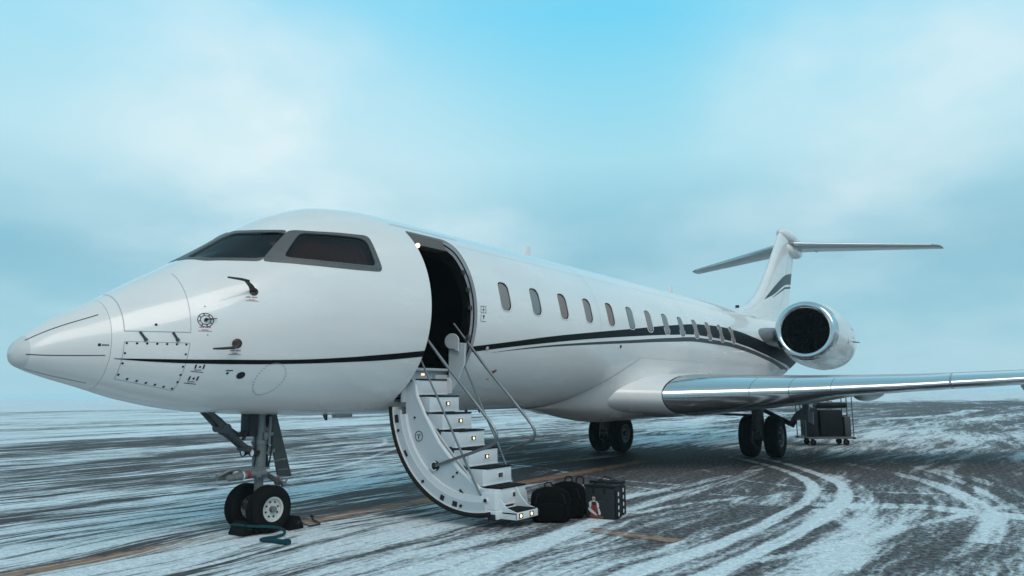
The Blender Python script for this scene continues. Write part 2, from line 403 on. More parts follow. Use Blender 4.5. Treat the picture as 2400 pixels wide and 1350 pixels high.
def snow_nodes(t, attrs=True, bias=0.0):
    """builds the wind-blown snow mask; returns (mask 0..1, fine noise)"""
    L = t.links.new
    def N(tp, **k):
        n = t.nodes.new(tp)
        for a, b in k.items(): setattr(n, a, b)
        return n
    def mth(op, a, b=None, c=None, clamp=False):
        n = N('ShaderNodeMath', operation=op); n.use_clamp = clamp
        for i, v in enumerate((a, b, c)):
            if v is None: continue
            if hasattr(v, 'node'): L(v, n.inputs[i])
            else: n.inputs[i].default_value = v
        return n.outputs[0]
    geo = N('ShaderNodeNewGeometry')
    pos = geo.outputs['Position']
    w1 = N('ShaderNodeTexNoise'); w1.inputs['Scale'].default_value = 0.16; w1.inputs['Detail'].default_value = 2
    L(pos, w1.inputs['Vector'])
    wsub = N('ShaderNodeVectorMath', operation='SUBTRACT'); L(w1.outputs['Color'], wsub.inputs[0]); wsub.inputs[1].default_value = (.5, .5, .5)
    wsc = N('ShaderNodeVectorMath', operation='MULTIPLY'); L(wsub.outputs[0], wsc.inputs[0]); wsc.inputs[1].default_value = (0.6, 1.8, 0)
    w2 = N('ShaderNodeTexNoise'); w2.inputs['Scale'].default_value = 2.2; w2.inputs['Detail'].default_value = 3
    L(pos, w2.inputs['Vector'])
    w2s = N('ShaderNodeVectorMath', operation='SUBTRACT'); L(w2.outputs['Color'], w2s.inputs[0]); w2s.inputs[1].default_value = (.5, .5, .5)
    w2m = N('ShaderNodeVectorMath', operation='MULTIPLY'); L(w2s.outputs[0], w2m.inputs[0]); w2m.inputs[1].default_value = (0.16, 0.16, 0)
    ad0 = N('ShaderNodeVectorMath', operation='ADD'); L(pos, ad0.inputs[0]); L(wsc.outputs[0], ad0.inputs[1])
    at = N('ShaderNodeAttribute', attribute_name='snow'); rgh = at.outputs['Alpha']
    w2k = N('ShaderNodeVectorMath', operation='SCALE'); L(w2m.outputs[0], w2k.inputs[0]); L(rgh, w2k.inputs['Scale'])
    ad = N('ShaderNodeVectorMath', operation='ADD'); L(ad0.outputs[0], ad.inputs[0]); L(w2k.outputs[0], ad.inputs[1])
    def streak(sx, sy, det, rough, loc, rot=0.09, src=None):
        mpn = N('ShaderNodeMapping'); mpn.inputs['Scale'].default_value = (sx, sy, 1); mpn.inputs['Rotation'].default_value = (0, 0, -rot); mpn.inputs['Location'].default_value = loc
        L(src or ad.outputs[0], mpn.inputs[0])
        n = N('ShaderNodeTexNoise'); n.inputs['Scale'].default_value = 1.0; n.inputs['Detail'].default_value = det; n.inputs['Roughness'].default_value = rough
        L(mpn.outputs[0], n.inputs['Vector'])
        return n.outputs[0]
    big = streak(0.07, 0.22, 3, .5, (1.7, 4.1, 0))
    a = streak(0.16, 1.15, 5, .6, (0, 0, 0))
    b = streak(0.30, 4.2, 5, .62, (5, 2, 0), rot=0.10)
    c = streak(1.1, 11.0, 4, .6, (3, 8, 0), rot=0.07)
    d = streak(11, 17, 5, .68, (1, 1, 0), rot=-.1, src=pos)
    s = mth('ADD', mth('MULTIPLY', big, 0.9), mth('ADD', mth('MULTIPLY', a, 1.0), mth('ADD', mth('MULTIPLY', b, 0.95), mth('ADD', mth('MULTIPLY_ADD', mth('SUBTRACT', c, .5), mth('MULTIPLY_ADD', rgh, -.35, .95), .31), mth('MULTIPLY', mth('SUBTRACT', d, .5), mth('MULTIPLY_ADD', rgh, 0.55, 0.2))))))
    s = mth('SUBTRACT', s, mth('MULTIPLY_ADD', rgh, 0.05, 1.755 - bias))
    if attrs:
        sp = N('ShaderNodeSeparateColor'); L(at.outputs['Color'], sp.inputs[0])
        s = mth('ADD', s, mth('MULTIPLY', sp.outputs[0], 0.34))
        s = mth('SUBTRACT', s, mth('MULTIPLY', sp.outputs[1], 0.27))
        s = mth('ADD', s, mth('MULTIPLY', sp.outputs[2], 0.26))
    mr = N('ShaderNodeMapRange', interpolation_type='SMOOTHSTEP'); mr.inputs[2].default_value = 0.12
    L(mth('MULTIPLY_ADD', rgh, -0.14, -0.12), mr.inputs[1]); L(s, mr.inputs[0])
    # a thin grainy dusting lies between the streaks where the apron has been trampled
    du = N('ShaderNodeTexNoise'); du.inputs['Scale'].default_value = 13; du.inputs['Detail'].default_value = 7; du.inputs['Roughness'].default_value = 0.72; L(pos, du.inputs['Vector'])
    dm = N('ShaderNodeMapRange'); dm.inputs[1].default_value = 0.44; dm.inputs[2].default_value = 0.66; L(du.outputs[0], dm.inputs[0])
    dust = mth('MULTIPLY', dm.outputs[0], mth('MULTIPLY_ADD', rgh, 0.26, 0.05))
    msk = mth('ADD', mr.outputs[0], mth('MULTIPLY', mth('SUBTRACT', 1.0, mr.outputs[0]), dust))
    return msk, d, pos, N, mth, L
def ground_material(name, base, base2, attrs, bias=0.0, mx_snow=1.0, worn=False):
    m = bpy.data.materials.new(name); m.use_nodes = True
    t = m.node_tree; bs = t.nodes['Principled BSDF']
    mask, d, pos, N, mth, L = snow_nodes(t, attrs, bias)
    fn = N('ShaderNodeTexNoise'); fn.inputs['Scale'].default_value = 34; fn.inputs['Detail'].default_value = 5; L(pos, fn.inputs['Vector'])
    gn = N('ShaderNodeTexNoise'); gn.inputs['Scale'].default_value = .5; gn.inputs['Detail'].default_value = 4; L(pos, gn.inputs['Vector'])
    mA = N('ShaderNodeMix', data_type='RGBA'); L(gn.outputs[0], mA.inputs[0]); mA.inputs[6].default_value = (*base, 1); mA.inputs[7].default_value = (*base2, 1)
    mB = N('ShaderNodeMix', data_type='RGBA'); L(fn.outputs[0], mB.inputs[0]); L(mA.outputs[2], mB.inputs[6]); mB.inputs[7].default_value = tuple(x * 1.7 for x in base2) + (1,)
    gr = N('ShaderNodeTexNoise'); gr.inputs['Scale'].default_value = 16; gr.inputs['Detail'].default_value = 8; gr.inputs['Roughness'].default_value = 0.75; gr.inputs['Distortion'].default_value = 1.2; L(pos, gr.inputs['Vector'])
    gm = N('ShaderNodeMapRange'); gm.inputs[1].default_value = 0.36; gm.inputs[2].default_value = 0.60; L(gr.outputs[0], gm.inputs[0])
    sn = N('ShaderNodeMix', data_type='RGBA'); L(gm.outputs[0], sn.inputs[0]); sn.inputs[6].default_value = (0.47, 0.53, 0.58, 1); sn.inputs[7].default_value = (0.86, 0.89, 0.91, 1)
    if worn:      # paint scuffed through to the asphalt, most of all along its edges
        ea = N('ShaderNodeAttribute', attribute_name='edge')
        wv = N('ShaderNodeTexNoise'); wv.inputs['Scale'].default_value = 5.0; wv.inputs['Detail'].default_value = 9; wv.inputs['Roughness'].default_value = 0.7; L(pos, wv.inputs['Vector'])
        wm = N('ShaderNodeMapRange'); wm.inputs[1].default_value = 0.55; wm.inputs[2].default_value = 0.74
        L(mth('ADD', wv.outputs[0], mth('MULTIPLY', ea.outputs['Fac'], 0.20)), wm.inputs[0])
        mW = N('ShaderNodeMix', data_type='RGBA'); L(wm.outputs[0], mW.inputs[0]); L(mB.outputs[2], mW.inputs[6]); mW.inputs[7].default_value = (*ASPH2, 1)
        mB = mW
    fac = mth('MULTIPLY', mask, mx_snow)
    mC = N('ShaderNodeMix', data_type='RGBA'); L(fac, mC.inputs[0]); L(mB.outputs[2], mC.inputs[6]); L(sn.outputs[2], mC.inputs[7])
    L(mC.outputs[2], bs.inputs['Base Color'])
    rg = N('ShaderNodeMapRange'); L(mask, rg.inputs[0]); rg.inputs[3].default_value = 0.62; rg.inputs[4].default_value = 0.9
    L(rg.outputs[0], bs.inputs['Roughness'])
    bs.inputs['Specular IOR Level'].default_value = 0.06
    bp = N('ShaderNodeBump'); bp.inputs['Strength'].default_value = 0.5; bp.inputs['Distance'].default_value = 0.02
    hh = mth('ADD', mask, mth('ADD', mth('MULTIPLY', fn.outputs[0], 0.4), mth('MULTIPLY', gm.outputs[0], 0.35))); L(hh, bp.inputs['Height']); L(bp.outputs[0], bs.inputs['Normal'])
    return m
ASPH, ASPH2 = (0.020, 0.0175, 0.0185), (0.050, 0.041, 0.041)
apron_m = ground_material('snowy_asphalt', ASPH, ASPH2, True)
taxi_m = ground_material('snowy_taxi_paint', (0.36, 0.175, 0.095), (0.20, 0.11, 0.07), True, bias=-0.12, mx_snow=0.9, worn=True)

def apron_mesh():
    # near sheet: fine rows, growing coarser away from the parked jet
    xs = np.concatenate([np.arange(-16, -4, 0.4), np.arange(-4, 17, 0.06), np.arange(17, 44, 0.25), np.arange(44, 240, 2.0)])
    ys = np.concatenate([np.arange(-90, -14, 1.5), np.arange(-14, -8, 0.12), np.arange(-8, 4, 0.045), np.arange(4, 14, 0.12), np.arange(14, 46, 0.4), np.arange(46, 220, 2.0)])
    X, Y = np.meshgrid(xs, ys); X = X.ravel(); Y = Y.ravel()
    nx, ny = len(xs), len(ys)
    me = bpy.data.meshes.new('apron')
    me.vertices.add(nx * ny)
    me.vertices.foreach_set('co', np.stack([X, Y, np.zeros_like(X)], -1).ravel())
    i = (np.arange(ny - 1)[:, None] * nx + np.arange(nx - 1)[None]).ravel()
    q = np.stack([i, i + 1, i + 1 + nx, i + nx], -1)
    me.loops.add(q.size); me.loops.foreach_set('vertex_index', q.ravel())
    me.polygons.add(len(q)); me.polygons.foreach_set('loop_start', np.arange(len(q)) * 4)
    me.update(); me.validate()
    tr, ba, dr, ro = snow_fields(X, Y)
    edge = np.ones_like(X)
    ca = me.color_attributes.new('snow', 'FLOAT_COLOR', 'POINT')
    ca.data.foreach_set('color', np.stack([tr * edge, ba * edge, dr * edge, ro * edge], -1).astype('f4').ravel())
    me.materials.append(apron_m)
    return me
apron = bpy.data.objects.new('apron', apron_mesh()); COL.objects.link(apron)
tag(apron, 'snow streaked dark asphalt apron under and around the parked jet', kind='structure')
gb = MB()
rows = []
for r_ in [0, 60, 200, 600, 1600, 3000]:
    rows.append([(r_ * math.cos(2 * math.pi * j / 64), r_ * math.sin(2 * math.pi * j / 64), -0.004) for j in range(64)])
gb.grid(rows, closed_u=True)
ground = gb.build('ground', ground_material('far_snowfield', ASPH, ASPH2, False, bias=.24), smooth=0)
tag(ground, 'flat snow dusted airfield reaching out to the horizon', kind='structure')

# painted taxi markings (4 mm above the apron), worn and part snowed over
def strip_mesh(name, pts, w, label):
    rows_ = []
    pts = [Vector((*p, 0.004)) for p in pts]
    n = 160
    for k in range(n + 1):
        p = pts[0].lerp(pts[1], k / n)
        d_ = (pts[1] - pts[0]).normalized(); s_ = Vector((-d_.y, d_.x, 0))
        rows_.append([tuple(p + s_ * (w * (j / 4 - .5))) for j in range(5)])
    b = MB(); b.grid(rows_)
    o = b.build(name, taxi_m, smooth=0)
    me = o.data
    co = np.zeros(len(me.vertices) * 3); me.vertices.foreach_get('co', co); co = co.reshape(-1, 3)
    tr, ba, dr, ro = snow_fields(co[:, 0].copy(), co[:, 1].copy())
    ca = me.color_attributes.new('snow', 'FLOAT_COLOR', 'POINT')
    ca.data.foreach_set('color', np.stack([tr, ba, dr, ro], -1).astype('f4').ravel())
    ed = me.attributes.new('edge', 'FLOAT', 'POINT'); ed.data.foreach_set('value', np.tile(np.array([1, .35, 0, .35, 1], 'f4'), len(rows_)))
    tag(o, label, kind='structure')
    return o
strip_mesh('taxi_line', [(-6, 0.0), (13, 0.0)], 0.42, 'faded orange taxi line running past the nose wheels and under the airstair')
strip_mesh('painted_dash', [(4.78, -3.15), (4.66, -4.32)], 0.26, 'short faded orange painted dash on the apron in front of the bags')

# ------------------------------------------------------------------ fuselage surface
KX = [0, .03, .12, .3, .6, 1.0, 1.5, 1.85, 2.2, 2.7, 3.3, 4.0, 4.8, 5.8, 18.5, 20.5, 22.5, 24.5, 26.2, 27.4, 27.75]
KT = [1.94, 2.025, 2.108, 2.256, 2.424, 2.674, 2.967, 3.191, 3.426, 3.716, 3.915, 3.985, 3.989, 3.989, 3.989, 3.985, 3.96, 3.88, 3.72, 3.48, 3.27]
KB = [1.94, 1.855, 1.80, 1.734, 1.645, 1.522, 1.419, 1.376, 1.350, 1.324, 1.300, 1.284, 1.283, 1.283, 1.283, 1.50, 1.92, 2.36, 2.72, 3.02, 3.22]
WX = [0, .03, .12, .3, .7, 1.33, 2.0, 2.8, 3.6, 4.4, 5.2, 18.5, 20.5, 22.5, 24.5, 26.2, 27.4, 27.75]
WY = [0.0, .09, .185, .27, .42, .69, .93, 1.13, 1.27, 1.34, 1.353, 1.353, 1.30, 1.12, .84, .52, .2, .03]
def prof(X):
    return pchip(KX, KT, X), pchip(KX, KB, X), pchip(WX, WY, X)
def surf_th(X, th):
    zt, zb, w = prof(np.atleast_1d(X)); zm = (zt + zb) / 2; hh = (zt - zb) / 2
    th = np.atleast_1d(th)
    return np.stack([np.broadcast_to(np.atleast_1d(X), th.shape) * 1.0, w * np.cos(th), zm + hh * np.sin(th)], -1)
def F(P):
    zt, zb, w = prof(P[:, 0]); zm = (zt + zb) / 2; hh = (zt - zb) / 2
    return (P[:, 1] / w)**2 + ((P[:, 2] - zm) / hh)**2
def normals(P):
    P = np.atleast_2d(P).astype(float); g = np.zeros_like(P); e = 2e-3
    for k in range(3):
        d = np.zeros(3); d[k] = e
        g[:, k] = (F(P + d) - F(P - d)) / (2 * e)
    return g / np.linalg.norm(g, axis=1)[:, None]
def sp(X, z, off=0.0, side=-1):
    """point on the port (side=-1) flank at station X, height z"""
    X = np.atleast_1d(np.asarray(X, float)); z = np.atleast_1d(np.asarray(z, float))
    zt, zb, w = prof(X); zm = (zt + zb) / 2; hh = (zt - zb) / 2
    s = np.clip((z - zm) / hh, -.9999, .9999)
    P = np.stack([X, side * w * np.sqrt(1 - s * s), zm + hh * s], -1)
    return P + off * normals(P) if off else P
def project(P, off=0.0):
    """push points radially (constant station) onto the skin"""
    P = np.atleast_2d(np.asarray(P, float)).copy()
    zt, zb, w = prof(P[:, 0]); zm = (zt + zb) / 2; hh = (zt - zb) / 2
    th = np.arctan2((P[:, 2] - zm) / hh, P[:, 1] / w)
    P[:, 1] = w * np.cos(th); P[:, 2] = zm + hh * np.sin(th)
    return P + off * normals(P) if off else P

JET = empty('business_jet', (2.7144, 0, 0))
tag(JET, 'white private jet with black cheatline parked on the snowy apron with its airstair down', 'aeroplane')
def jp(b, name, mats, parent=None, **k):
    """build a part of the jet: coordinates are world metres, so undo the root offset"""
    o = b.build(name, mats, **k)
    o.parent = parent or JET
    if parent is None: o.matrix_parent_inverse = Matrix.Translation((-2.7144, 0, 0))
    return o

XR = 0.70      # radome joint
def shell(Xs, nth, off, flip=False):
    th = np.linspace(0, 2 * np.pi, nth, endpoint=False)
    v = []
    for X in Xs:
        zt, zb, w = [float(a[0]) for a in prof(np.array([X]))]; zm = (zt + zb) / 2; hh = (zt - zb) / 2
        a, b = max(.01, w - off), max(.01, hh - off)
        for t in th: v.append((X, a * math.cos(t), zm + b * math.sin(t)))
    f = []; n = nth
    for i in range(len(Xs) - 1):
        for j in range(n):
            j2 = (j + 1) % n
            f.append((i * n + j, (i + 1) * n + j, (i + 1) * n + j2, i * n + j2))
    f.append(tuple(range(n))); f.append(tuple((len(Xs) - 1) * n + j for j in range(n))[::-1])
    if flip: f = [q[::-1] for q in f]
    return v, f
def raw_obj(name, v, f, mi, mats):
    me = bpy.data.meshes.new(name); me.from_pydata(v, [], f)
    for m in mats: me.materials.append(m)
    me.polygons.foreach_set('material_index', mi)
    bm = bmesh.new(); bm.from_mesh(me); bmesh.ops.recalc_face_normals(bm, faces=bm.faces); bm.to_mesh(me); bm.free()
    o = bpy.data.objects.new(name, me); COL.objects.link(o)
    return o
FM = [paint, jamb_m, inner_m]
Xo = np.concatenate([np.linspace(XR + .004, 6.0, 110), np.linspace(6.12, 18.5, 70), np.linspace(18.6, 27.7, 70)])
vo, fo = shell(Xo, 144, 0.0)
fus = raw_obj('fuselage', vo, fo, [0] * len(fo), FM)
Xi = np.concatenate([np.linspace(1.35, 6.2, 60)])
vi, fi = shell(Xi, 96, 0.075)
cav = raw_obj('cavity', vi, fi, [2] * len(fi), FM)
cutters = [cav]
# cabin door opening
def rrect(x0, x1, z0, z1, r, n=6):
    """rounded rectangle; r = radii at (x0,z0),(x1,z0),(x1,z1),(x0,z1)"""
    P = []
    for (cx, cz, rd, a0) in ((x0 + r[0], z0 + r[0], r[0], 180), (x1 - r[1], z0 + r[1], r[1], 270), (x1 - r[2], z1 - r[2], r[2], 0), (x0 + r[3], z1 - r[3], r[3], 90)):
        for k in range(n + 1):
            a = R(a0 + 90 * k / n); P.append((cx + rd * math.cos(a), cz + rd * math.sin(a)))
    return P
DX0, DX1, DZ0, DZ1 = 4.215, 5.135, 1.44, 3.685
dpoly = rrect(DX0, DX1, DZ0, DZ1, (.10, .12, .17, .05))
b = MB(); b.prism(dpoly, 'y', -1.9, -0.30, 1)
cutters.append(raw_obj('door_cut', b.v, b.f, b.mi, FM))
# cabin windows: shallow recesses in the skin
WIN = [(5.8265 + .8142 * i, 2.929) for i in range(13)]
def win_outline(cx, cz, hw, hh, rad, n=6):
    return rrect(cx - hw, cx + hw, cz - hh, cz + hh, (rad,) * 4, n)
b = MB()
for side in (-1,):
    for cx, cz in WIN:
        o2 = win_outline(cx, cz, .128, .208, .095)
        P = sp([p[0] for p in o2], [p[1] for p in o2], 0, side)
        nm = normals(sp([cx], [cz], 0, side))[0]
        n_ = len(P); top = P + nm * .06; bot = P - nm * .028
        v = [tuple(q) for q in top] + [tuple(q) for q in bot]
        f = [tuple(range(n_)), tuple(range(n_, 2 * n_))[::-1]] + [(k, k + n_, (k + 1) % n_ + n_, (k + 1) % n_) for k in range(n_)]
        b.add(v, f, 1)
cutters.append(raw_obj('window_cut', b.v, b.f, b.mi, FM))
# cockpit glazing, outlines as straight edged 3D polygons pushed onto the skin
WSA = [(1.53, -.004, 2.985), (1.88, -.004, 3.22), (2.20, -.004, 3.425), (2.225, -.243, 3.414), (2.315, -.401, 3.412), (2.422, -.528, 3.413), (2.534, -.62, 3.421), (2.378, -.667, 3.279), (2.207, -.712, 3.111), (2.085, -.742, 2.981), (1.871, -.586, 2.978), (1.651, -.38, 2.970)]
WSA_G = [(1.595, -.10, 3.008), (1.817, -.07, 3.155), (2.024, -.07, 3.29), (2.13, -.13, 3.366), (2.20, -.327, 3.367), (2.315, -.48, 3.372), (2.455, -.602, 3.384), (2.479, -.67, 3.345), (2.333, -.729, 3.186), (2.188, -.745, 3.046), (2.058, -.695, 3.012), (1.854, -.533, 3.006), (1.701, -.378, 3.000)]
WSB = [(2.534, -.62, 3.421), (2.713, -.73, 3.427), (2.946, -.83, 3.438), (3.204, -.913, 3.451), (3.455, -.958, 3.466), (3.457, -1.109, 3.223), (3.479, -1.203, 2.995), (3.137, -1.141, 2.982), (2.82, -1.059, 2.979), (2.532, -.965, 2.98), (2.277, -.847, 2.983), (2.085, -.742, 2.981), (2.207, -.712, 3.111), (2.378, -.667, 3.279)]
WSB_G = [(2.615, -.717, 3.386), (2.832, -.814, 3.40), (3.077, -.905, 3.409), (3.321, -.973, 3.412), (3.385, -1.005, 3.38), (3.387, -1.105, 3.211), (3.395, -1.168, 3.055), (3.098, -1.109, 3.051), (2.787, -1.023, 3.048), (2.507, -.921, 3.047), (2.333, -.830, 3.052), (2.345, -.814, 3.091), (2.475, -.77, 3.243)]
def dense(poly, per=10, side=-1, chaikin=2):
    P = [np.array([p[0], p[1] * (-side), p[2]]) for p in poly]
    for _ in range(chaikin):      # round the corners slightly
        Q = []
        for i in range(len(P)):
            a, b_ = P[i], P[(i + 1) % len(P)]
            L_ = np.linalg.norm(b_ - a); q_ = min(.25, .035 / L_)
            Q += [a + (b_ - a) * q_, a + (b_ - a) * (1 - q_)]
        P = Q
    out = []
    L_ = [np.linalg.norm(P[(i + 1) % len(P)] - P[i]) for i in range(len(P))]
    tot = sum(L_); N_ = 96
    cum = np.concatenate([[0], np.cumsum(L_)])
    for k in range(N_):
        s = tot * k / N_; i = min(np.searchsorted(cum, s, side='right') - 1, len(P) - 1)
        t = (s - cum[i]) / L_[i]; out.append(P[i] + (P[(i + 1) % len(P)] - P[i]) * t)
    return np.array(out)
for side in (-1, 1):
    for G in (WSA_G, WSB_G):
        P = project(dense(G, side=side)); nm = normals(P); n_ = len(P)
        mn = nm.mean(0); mn /= np.linalg.norm(mn)
        top = P + mn * .12; bot = P - mn * .30
        c0 = top.mean(0) + mn * .1; c1 = bot.mean(0)
        b = MB()
        v = [tuple(q) for q in top] + [tuple(q) for q in bot] + [tuple(c0), tuple(c1)]
        f = [(k, k + n_, (k + 1) % n_ + n_, (k + 1) % n_) for k in range(n_)]
        f += [((k + 1) % n_, 2 * n_, k) for k in range(n_)] + [(k + n_, 2 * n_ + 1, (k + 1) % n_ + n_) for k in range(n_)]
        b.add(v, f, 2)
        cutters.append(raw_obj('glass_cut', b.v, b.f, b.mi, FM))
for c in cutters:
    md = fus.modifiers.new('cut', 'BOOLEAN'); md.operation = 'DIFFERENCE'; md.object = c; md.solver = 'EXACT'
    md.material_mode = 'INDEX'
bpy.context.view_layer.update()
dg = bpy.context.evaluated_depsgraph_get()
me = bpy.data.meshes.new_from_object(fus.evaluated_get(dg))
fus.modifiers.clear(); fus.data = me
for c in cutters: bpy.data.objects.remove(c)
me.shade_smooth()
npoly = len(me.polygons)
mi = np.zeros(npoly, int); me.polygons.foreach_get('material_index', mi)
nl = len(me.loops)
lv = np.zeros(nl, int); me.loops.foreach_get('vertex_index', lv)
co = np.zeros(len(me.vertices) * 3); me.vertices.foreach_get('co', co); co = co.reshape(-1, 3)
ls = np.zeros(npoly, int); lt = np.zeros(npoly, int)
me.polygons.foreach_get('loop_start', ls); me.polygons.foreach_get('loop_total', lt)
fnm = np.zeros(npoly * 3); me.polygons.foreach_get('normal', fnm); fnm = fnm.reshape(-1, 3)
pol = np.repeat(np.arange(npoly), lt)
vn = normals(co)
LN = fnm[pol].copy()
outer = (mi[pol] == 0) & ((vn[lv] * LN).sum(1) > .6)
LN[outer] = vn[lv[outer]]
me.normals_split_custom_set([tuple(x) for x in LN])
fus.parent = JET; fus.matrix_parent_inverse = Matrix.Translation((-2.7144, 0, 0))

# radome, separate piece with its grey rain tip and lightning strips
Xn = np.concatenate([[.002, .008, .018], np.linspace(.03, XR, 34)])
b = MB(); v, f = shell(Xn, 96, 0.0); b.add(v, f, 0)
b.mi = [1 if all(v[i][0] < .128 for i in q) else 0 for q in f]
radome = jp(b, 'radome', [radome_m, tip_m], smooth=60)

# ------------------------------------------------------------------ things lying on the skin
def ribbon(b, P, w, off=0.002, mi=0):
    """narrow strip following skin points P"""
    P = np.asarray(P, float); nm = normals(P); t = np.gradient(P, axis=0); t /= np.linalg.norm(t, axis=1)[:, None] + 1e-9
    s = np.cross(nm, t); s /= np.linalg.norm(s, axis=1)[:, None] + 1e-9
    A = project(P + s * w / 2) + nm * off; B = project(P - s * w / 2) + nm * off
    b.grid([[tuple(x) for x in A], [tuple(x) for x in B]], mi)
def line(a, c, n=24):
    return sp(np.linspace(a[0], c[0], n), np.linspace(a[1], c[1], n))
def line3(a, c, n=24):
    a = np.array(a, float); c = np.array(c, float)
    return project(a + (c - a) * np.linspace(0, 1, n)[:, None])
def ring_at(X, z0, z1, n=40):
    return sp(np.full(n, X), np.linspace(z0, z1, n))
def skin_poly(b, pts, off=0.003, mi=0, depth=0.0):
    """filled outline of (X,z) points laid on the port skin, fanned from its centre"""
    P = sp([p[0] for p in pts], [p[1] for p in pts]); c = P.mean(0, keepdims=True); c = project(c)
    nm = normals(P); nc = normals(c)
    v = [tuple(x) for x in P + nm * off] + [tuple((c + nc * off)[0])]
    n_ = len(P)
    b.add(v, [(k, (k + 1) % n_, n_) for k in range(n_)], mi)
def skin_disc(b, X, z, r, off=.003, mi=0, n=12, r2=None):
    skin_poly(b, [(X + r * math.cos(2 * math.pi * k / n), z + (r2 or r) * math.sin(2 * math.pi * k / n)) for k in range(n)], off, mi)
def skin_bar(b, X0, X1, z0, z1, off=.003, mi=0, sh=0.0):
    skin_poly(b, [(X0, z0), (X1, z0 + sh), (X1, z1 + sh), (X0, z1)], off, mi)

# cheatline: black band and grey pinstripe as thin paint layers
def band(name, m, Xt, zt_, Xb, zb_, x0, x1, off, n=80, breaks=()):
    b = MB()
    xs = np.linspace(x0, x1, n)
    top = pchip(Xt, zt_, xs); bot = pchip(Xb, zb_, xs)
    rows_ = [[tuple(q) for q in sp(xs, bot + (top - bot) * k / 6, off)] for k in range(7)]
    b.grid(rows_)
    o = jp(b, name, m, fus, smooth=60, recalc=False)
    return o
S_X = [.74, 1.02, 1.34, 1.66, 2.0, 2.48, 3.01, 3.6, 4.215]
band('cheatline', black_paint, S_X, [1.905, 1.905, 1.905, 1.91, 1.915, 1.93, 1.965, 2.02, 2.085], S_X, [1.90, 1.88, 1.868, 1.866, 1.87, 1.885, 1.912, 1.95, 2.012], .74, 4.213, .003)
AXT = [5.137, 5.96, 7.01, 8.29, 9.84, 11.82, 13.44, 15.0, 16.3, 17.3, 18.6, 20.0, 22.5, 24.5]
AZT = [2.18, 2.281, 2.415, 2.555, 2.715, 2.92, 3.055, 3.10, 3.06, 2.98, 2.86, 2.74, 2.62, 2.62]
AXB = [5.137, 5.99, 7.04, 8.30, 9.83, 11.73, 13.26, 15.0, 16.4, 18, 20, 22.5, 24.5]
AZB = [2.105, 2.208, 2.322, 2.446, 2.575, 2.715, 2.795, 2.785, 2.71, 2.56, 2.38, 2.26, 2.3]
band('cheatline', black_paint, AXT, AZT, AXB, AZB, 5.138, 24.4, .003, n=150)
GX = [5.52, 6.01, 7.06, 8.31, 9.84, 11.71, 13.24, 15.0, 16.4, 18.5, 20.5, 23]
band('pinstripe', grey_paint, GX, [2.104, 2.168, 2.284, 2.39, 2.507, 2.65, 2.738, 2.738, 2.67, 2.48, 2.28, 2.12], GX, [2.104, 2.158, 2.258, 2.35, 2.451, 2.57, 2.64, 2.635, 2.565, 2.38, 2.16, 2.0], 5.52, 22.9, .003, n=120)

# panel seams
b = MB()
ribbon(b, ring_at(.80, 2.165, 2.60), .007); ribbon(b, line((.80, 2.165), (1.335, 2.170)), .008)
ribbon(b, ring_at(1.335, 2.17, 2.80), .005)
jp(b, 'panel_seam', line_m, fus, smooth=60, recalc=False)
b = MB()
pn = [(.80, 2.065), (1.335, 2.065), (1.335, 1.94), (1.335, 1.60), (.80, 1.715), (.80, 1.92)]
for a_, c_ in zip(pn, pn[1:] + pn[:1]): ribbon(b, line(a_, c_), .005)
jp(b, 'panel_seam', line_m, fus, smooth=60, recalc=False)
b = MB()
for X, z in [(.82 + .081 * k, 2.05) for k in range(7)] + [(.815, 1.955), (1.315, 1.955), (.815, 1.86), (1.32, 1.835), (1.325, 1.755), (1.33, 1.685), (.815, 1.755)] + [(.90 + .083 * k, 1.715 - .0185 * k) for k in range(6)]:
    skin_disc(b, X, z, .0105, n=8)
_o = jp(b, 'panel_fasteners', dark_m, fus, smooth=0); _o['kind'] = 'stuff'
b = MB()
for k in range(34):
    a_ = 2 * math.pi * k / 34
    X, z = 2.24 + .165 * math.cos(a_), 1.72 + .165 * math.sin(a_)
    skin_bar(b, X - .008, X + .008, z - .005, z + .005)
_o = jp(b, 'round_hatch', line_m, fus, smooth=0); _o['kind'] = 'stuff'
b = MB(); skin_disc(b, 1.9, 1.755, .045, n=18, r2=.036); jp(b, 'drain_port', dark_m, fus, smooth=0)
b = MB(); skin_disc(b, 1.755, 1.775, .013, n=8); skin_bar(b, 1.73, 1.80, 1.797, 1.807); skin_disc(b, 1.05, 2.235, .013, n=8); skin_disc(b, 1.485, 2.15, .006, n=8); skin_disc(b, 1.47, 2.44, .006, n=8)
_o = jp(b, 'small_marks', dark_m, fus, smooth=0); _o['kind'] = 'stuff'
# static port plates: two corner brackets, a dot and text lines each
for X, z in ((1.46, 1.835), (1.445, 1.72)):
    b = MB()
    skin_disc(b, X + .012, z, .011, n=8)
    skin_bar(b, X - .035, X - .02, z - .02, z + .02, sh=.004); skin_bar(b, X + .04, X + .055, z - .022, z + .02, sh=.004)
    skin_bar(b, X - .03, X + .035, z - .034, z - .028); skin_bar(b, X - .055, X + .06, z - .046, z - .04, sh=-.012)
    jp(b, 'static_port', dark_m, fus, smooth=0)
# probe placards
for X, z in ((1.90, 2.545), (1.46, 2.21), (1.765, 1.985)):
    b = MB()
    for k, (w_, mi_) in enumerate(((.05, 0), (.03, 0), (.06, 0))):
        if k == 0:
            xx = X - w_
            for cw in (.014, .012, .016, .0, .013, .016, .012, .011):
                if cw: skin_bar(b, xx, xx + cw - .004, z + .012, z + .024)
                xx += cw if cw else .01
        else: skin_bar(b, X - w_, X + w_, z - .012 * k, z - .012 * k + .005)
    jp(b, 'warning_placard', red_m, fus, smooth=0)
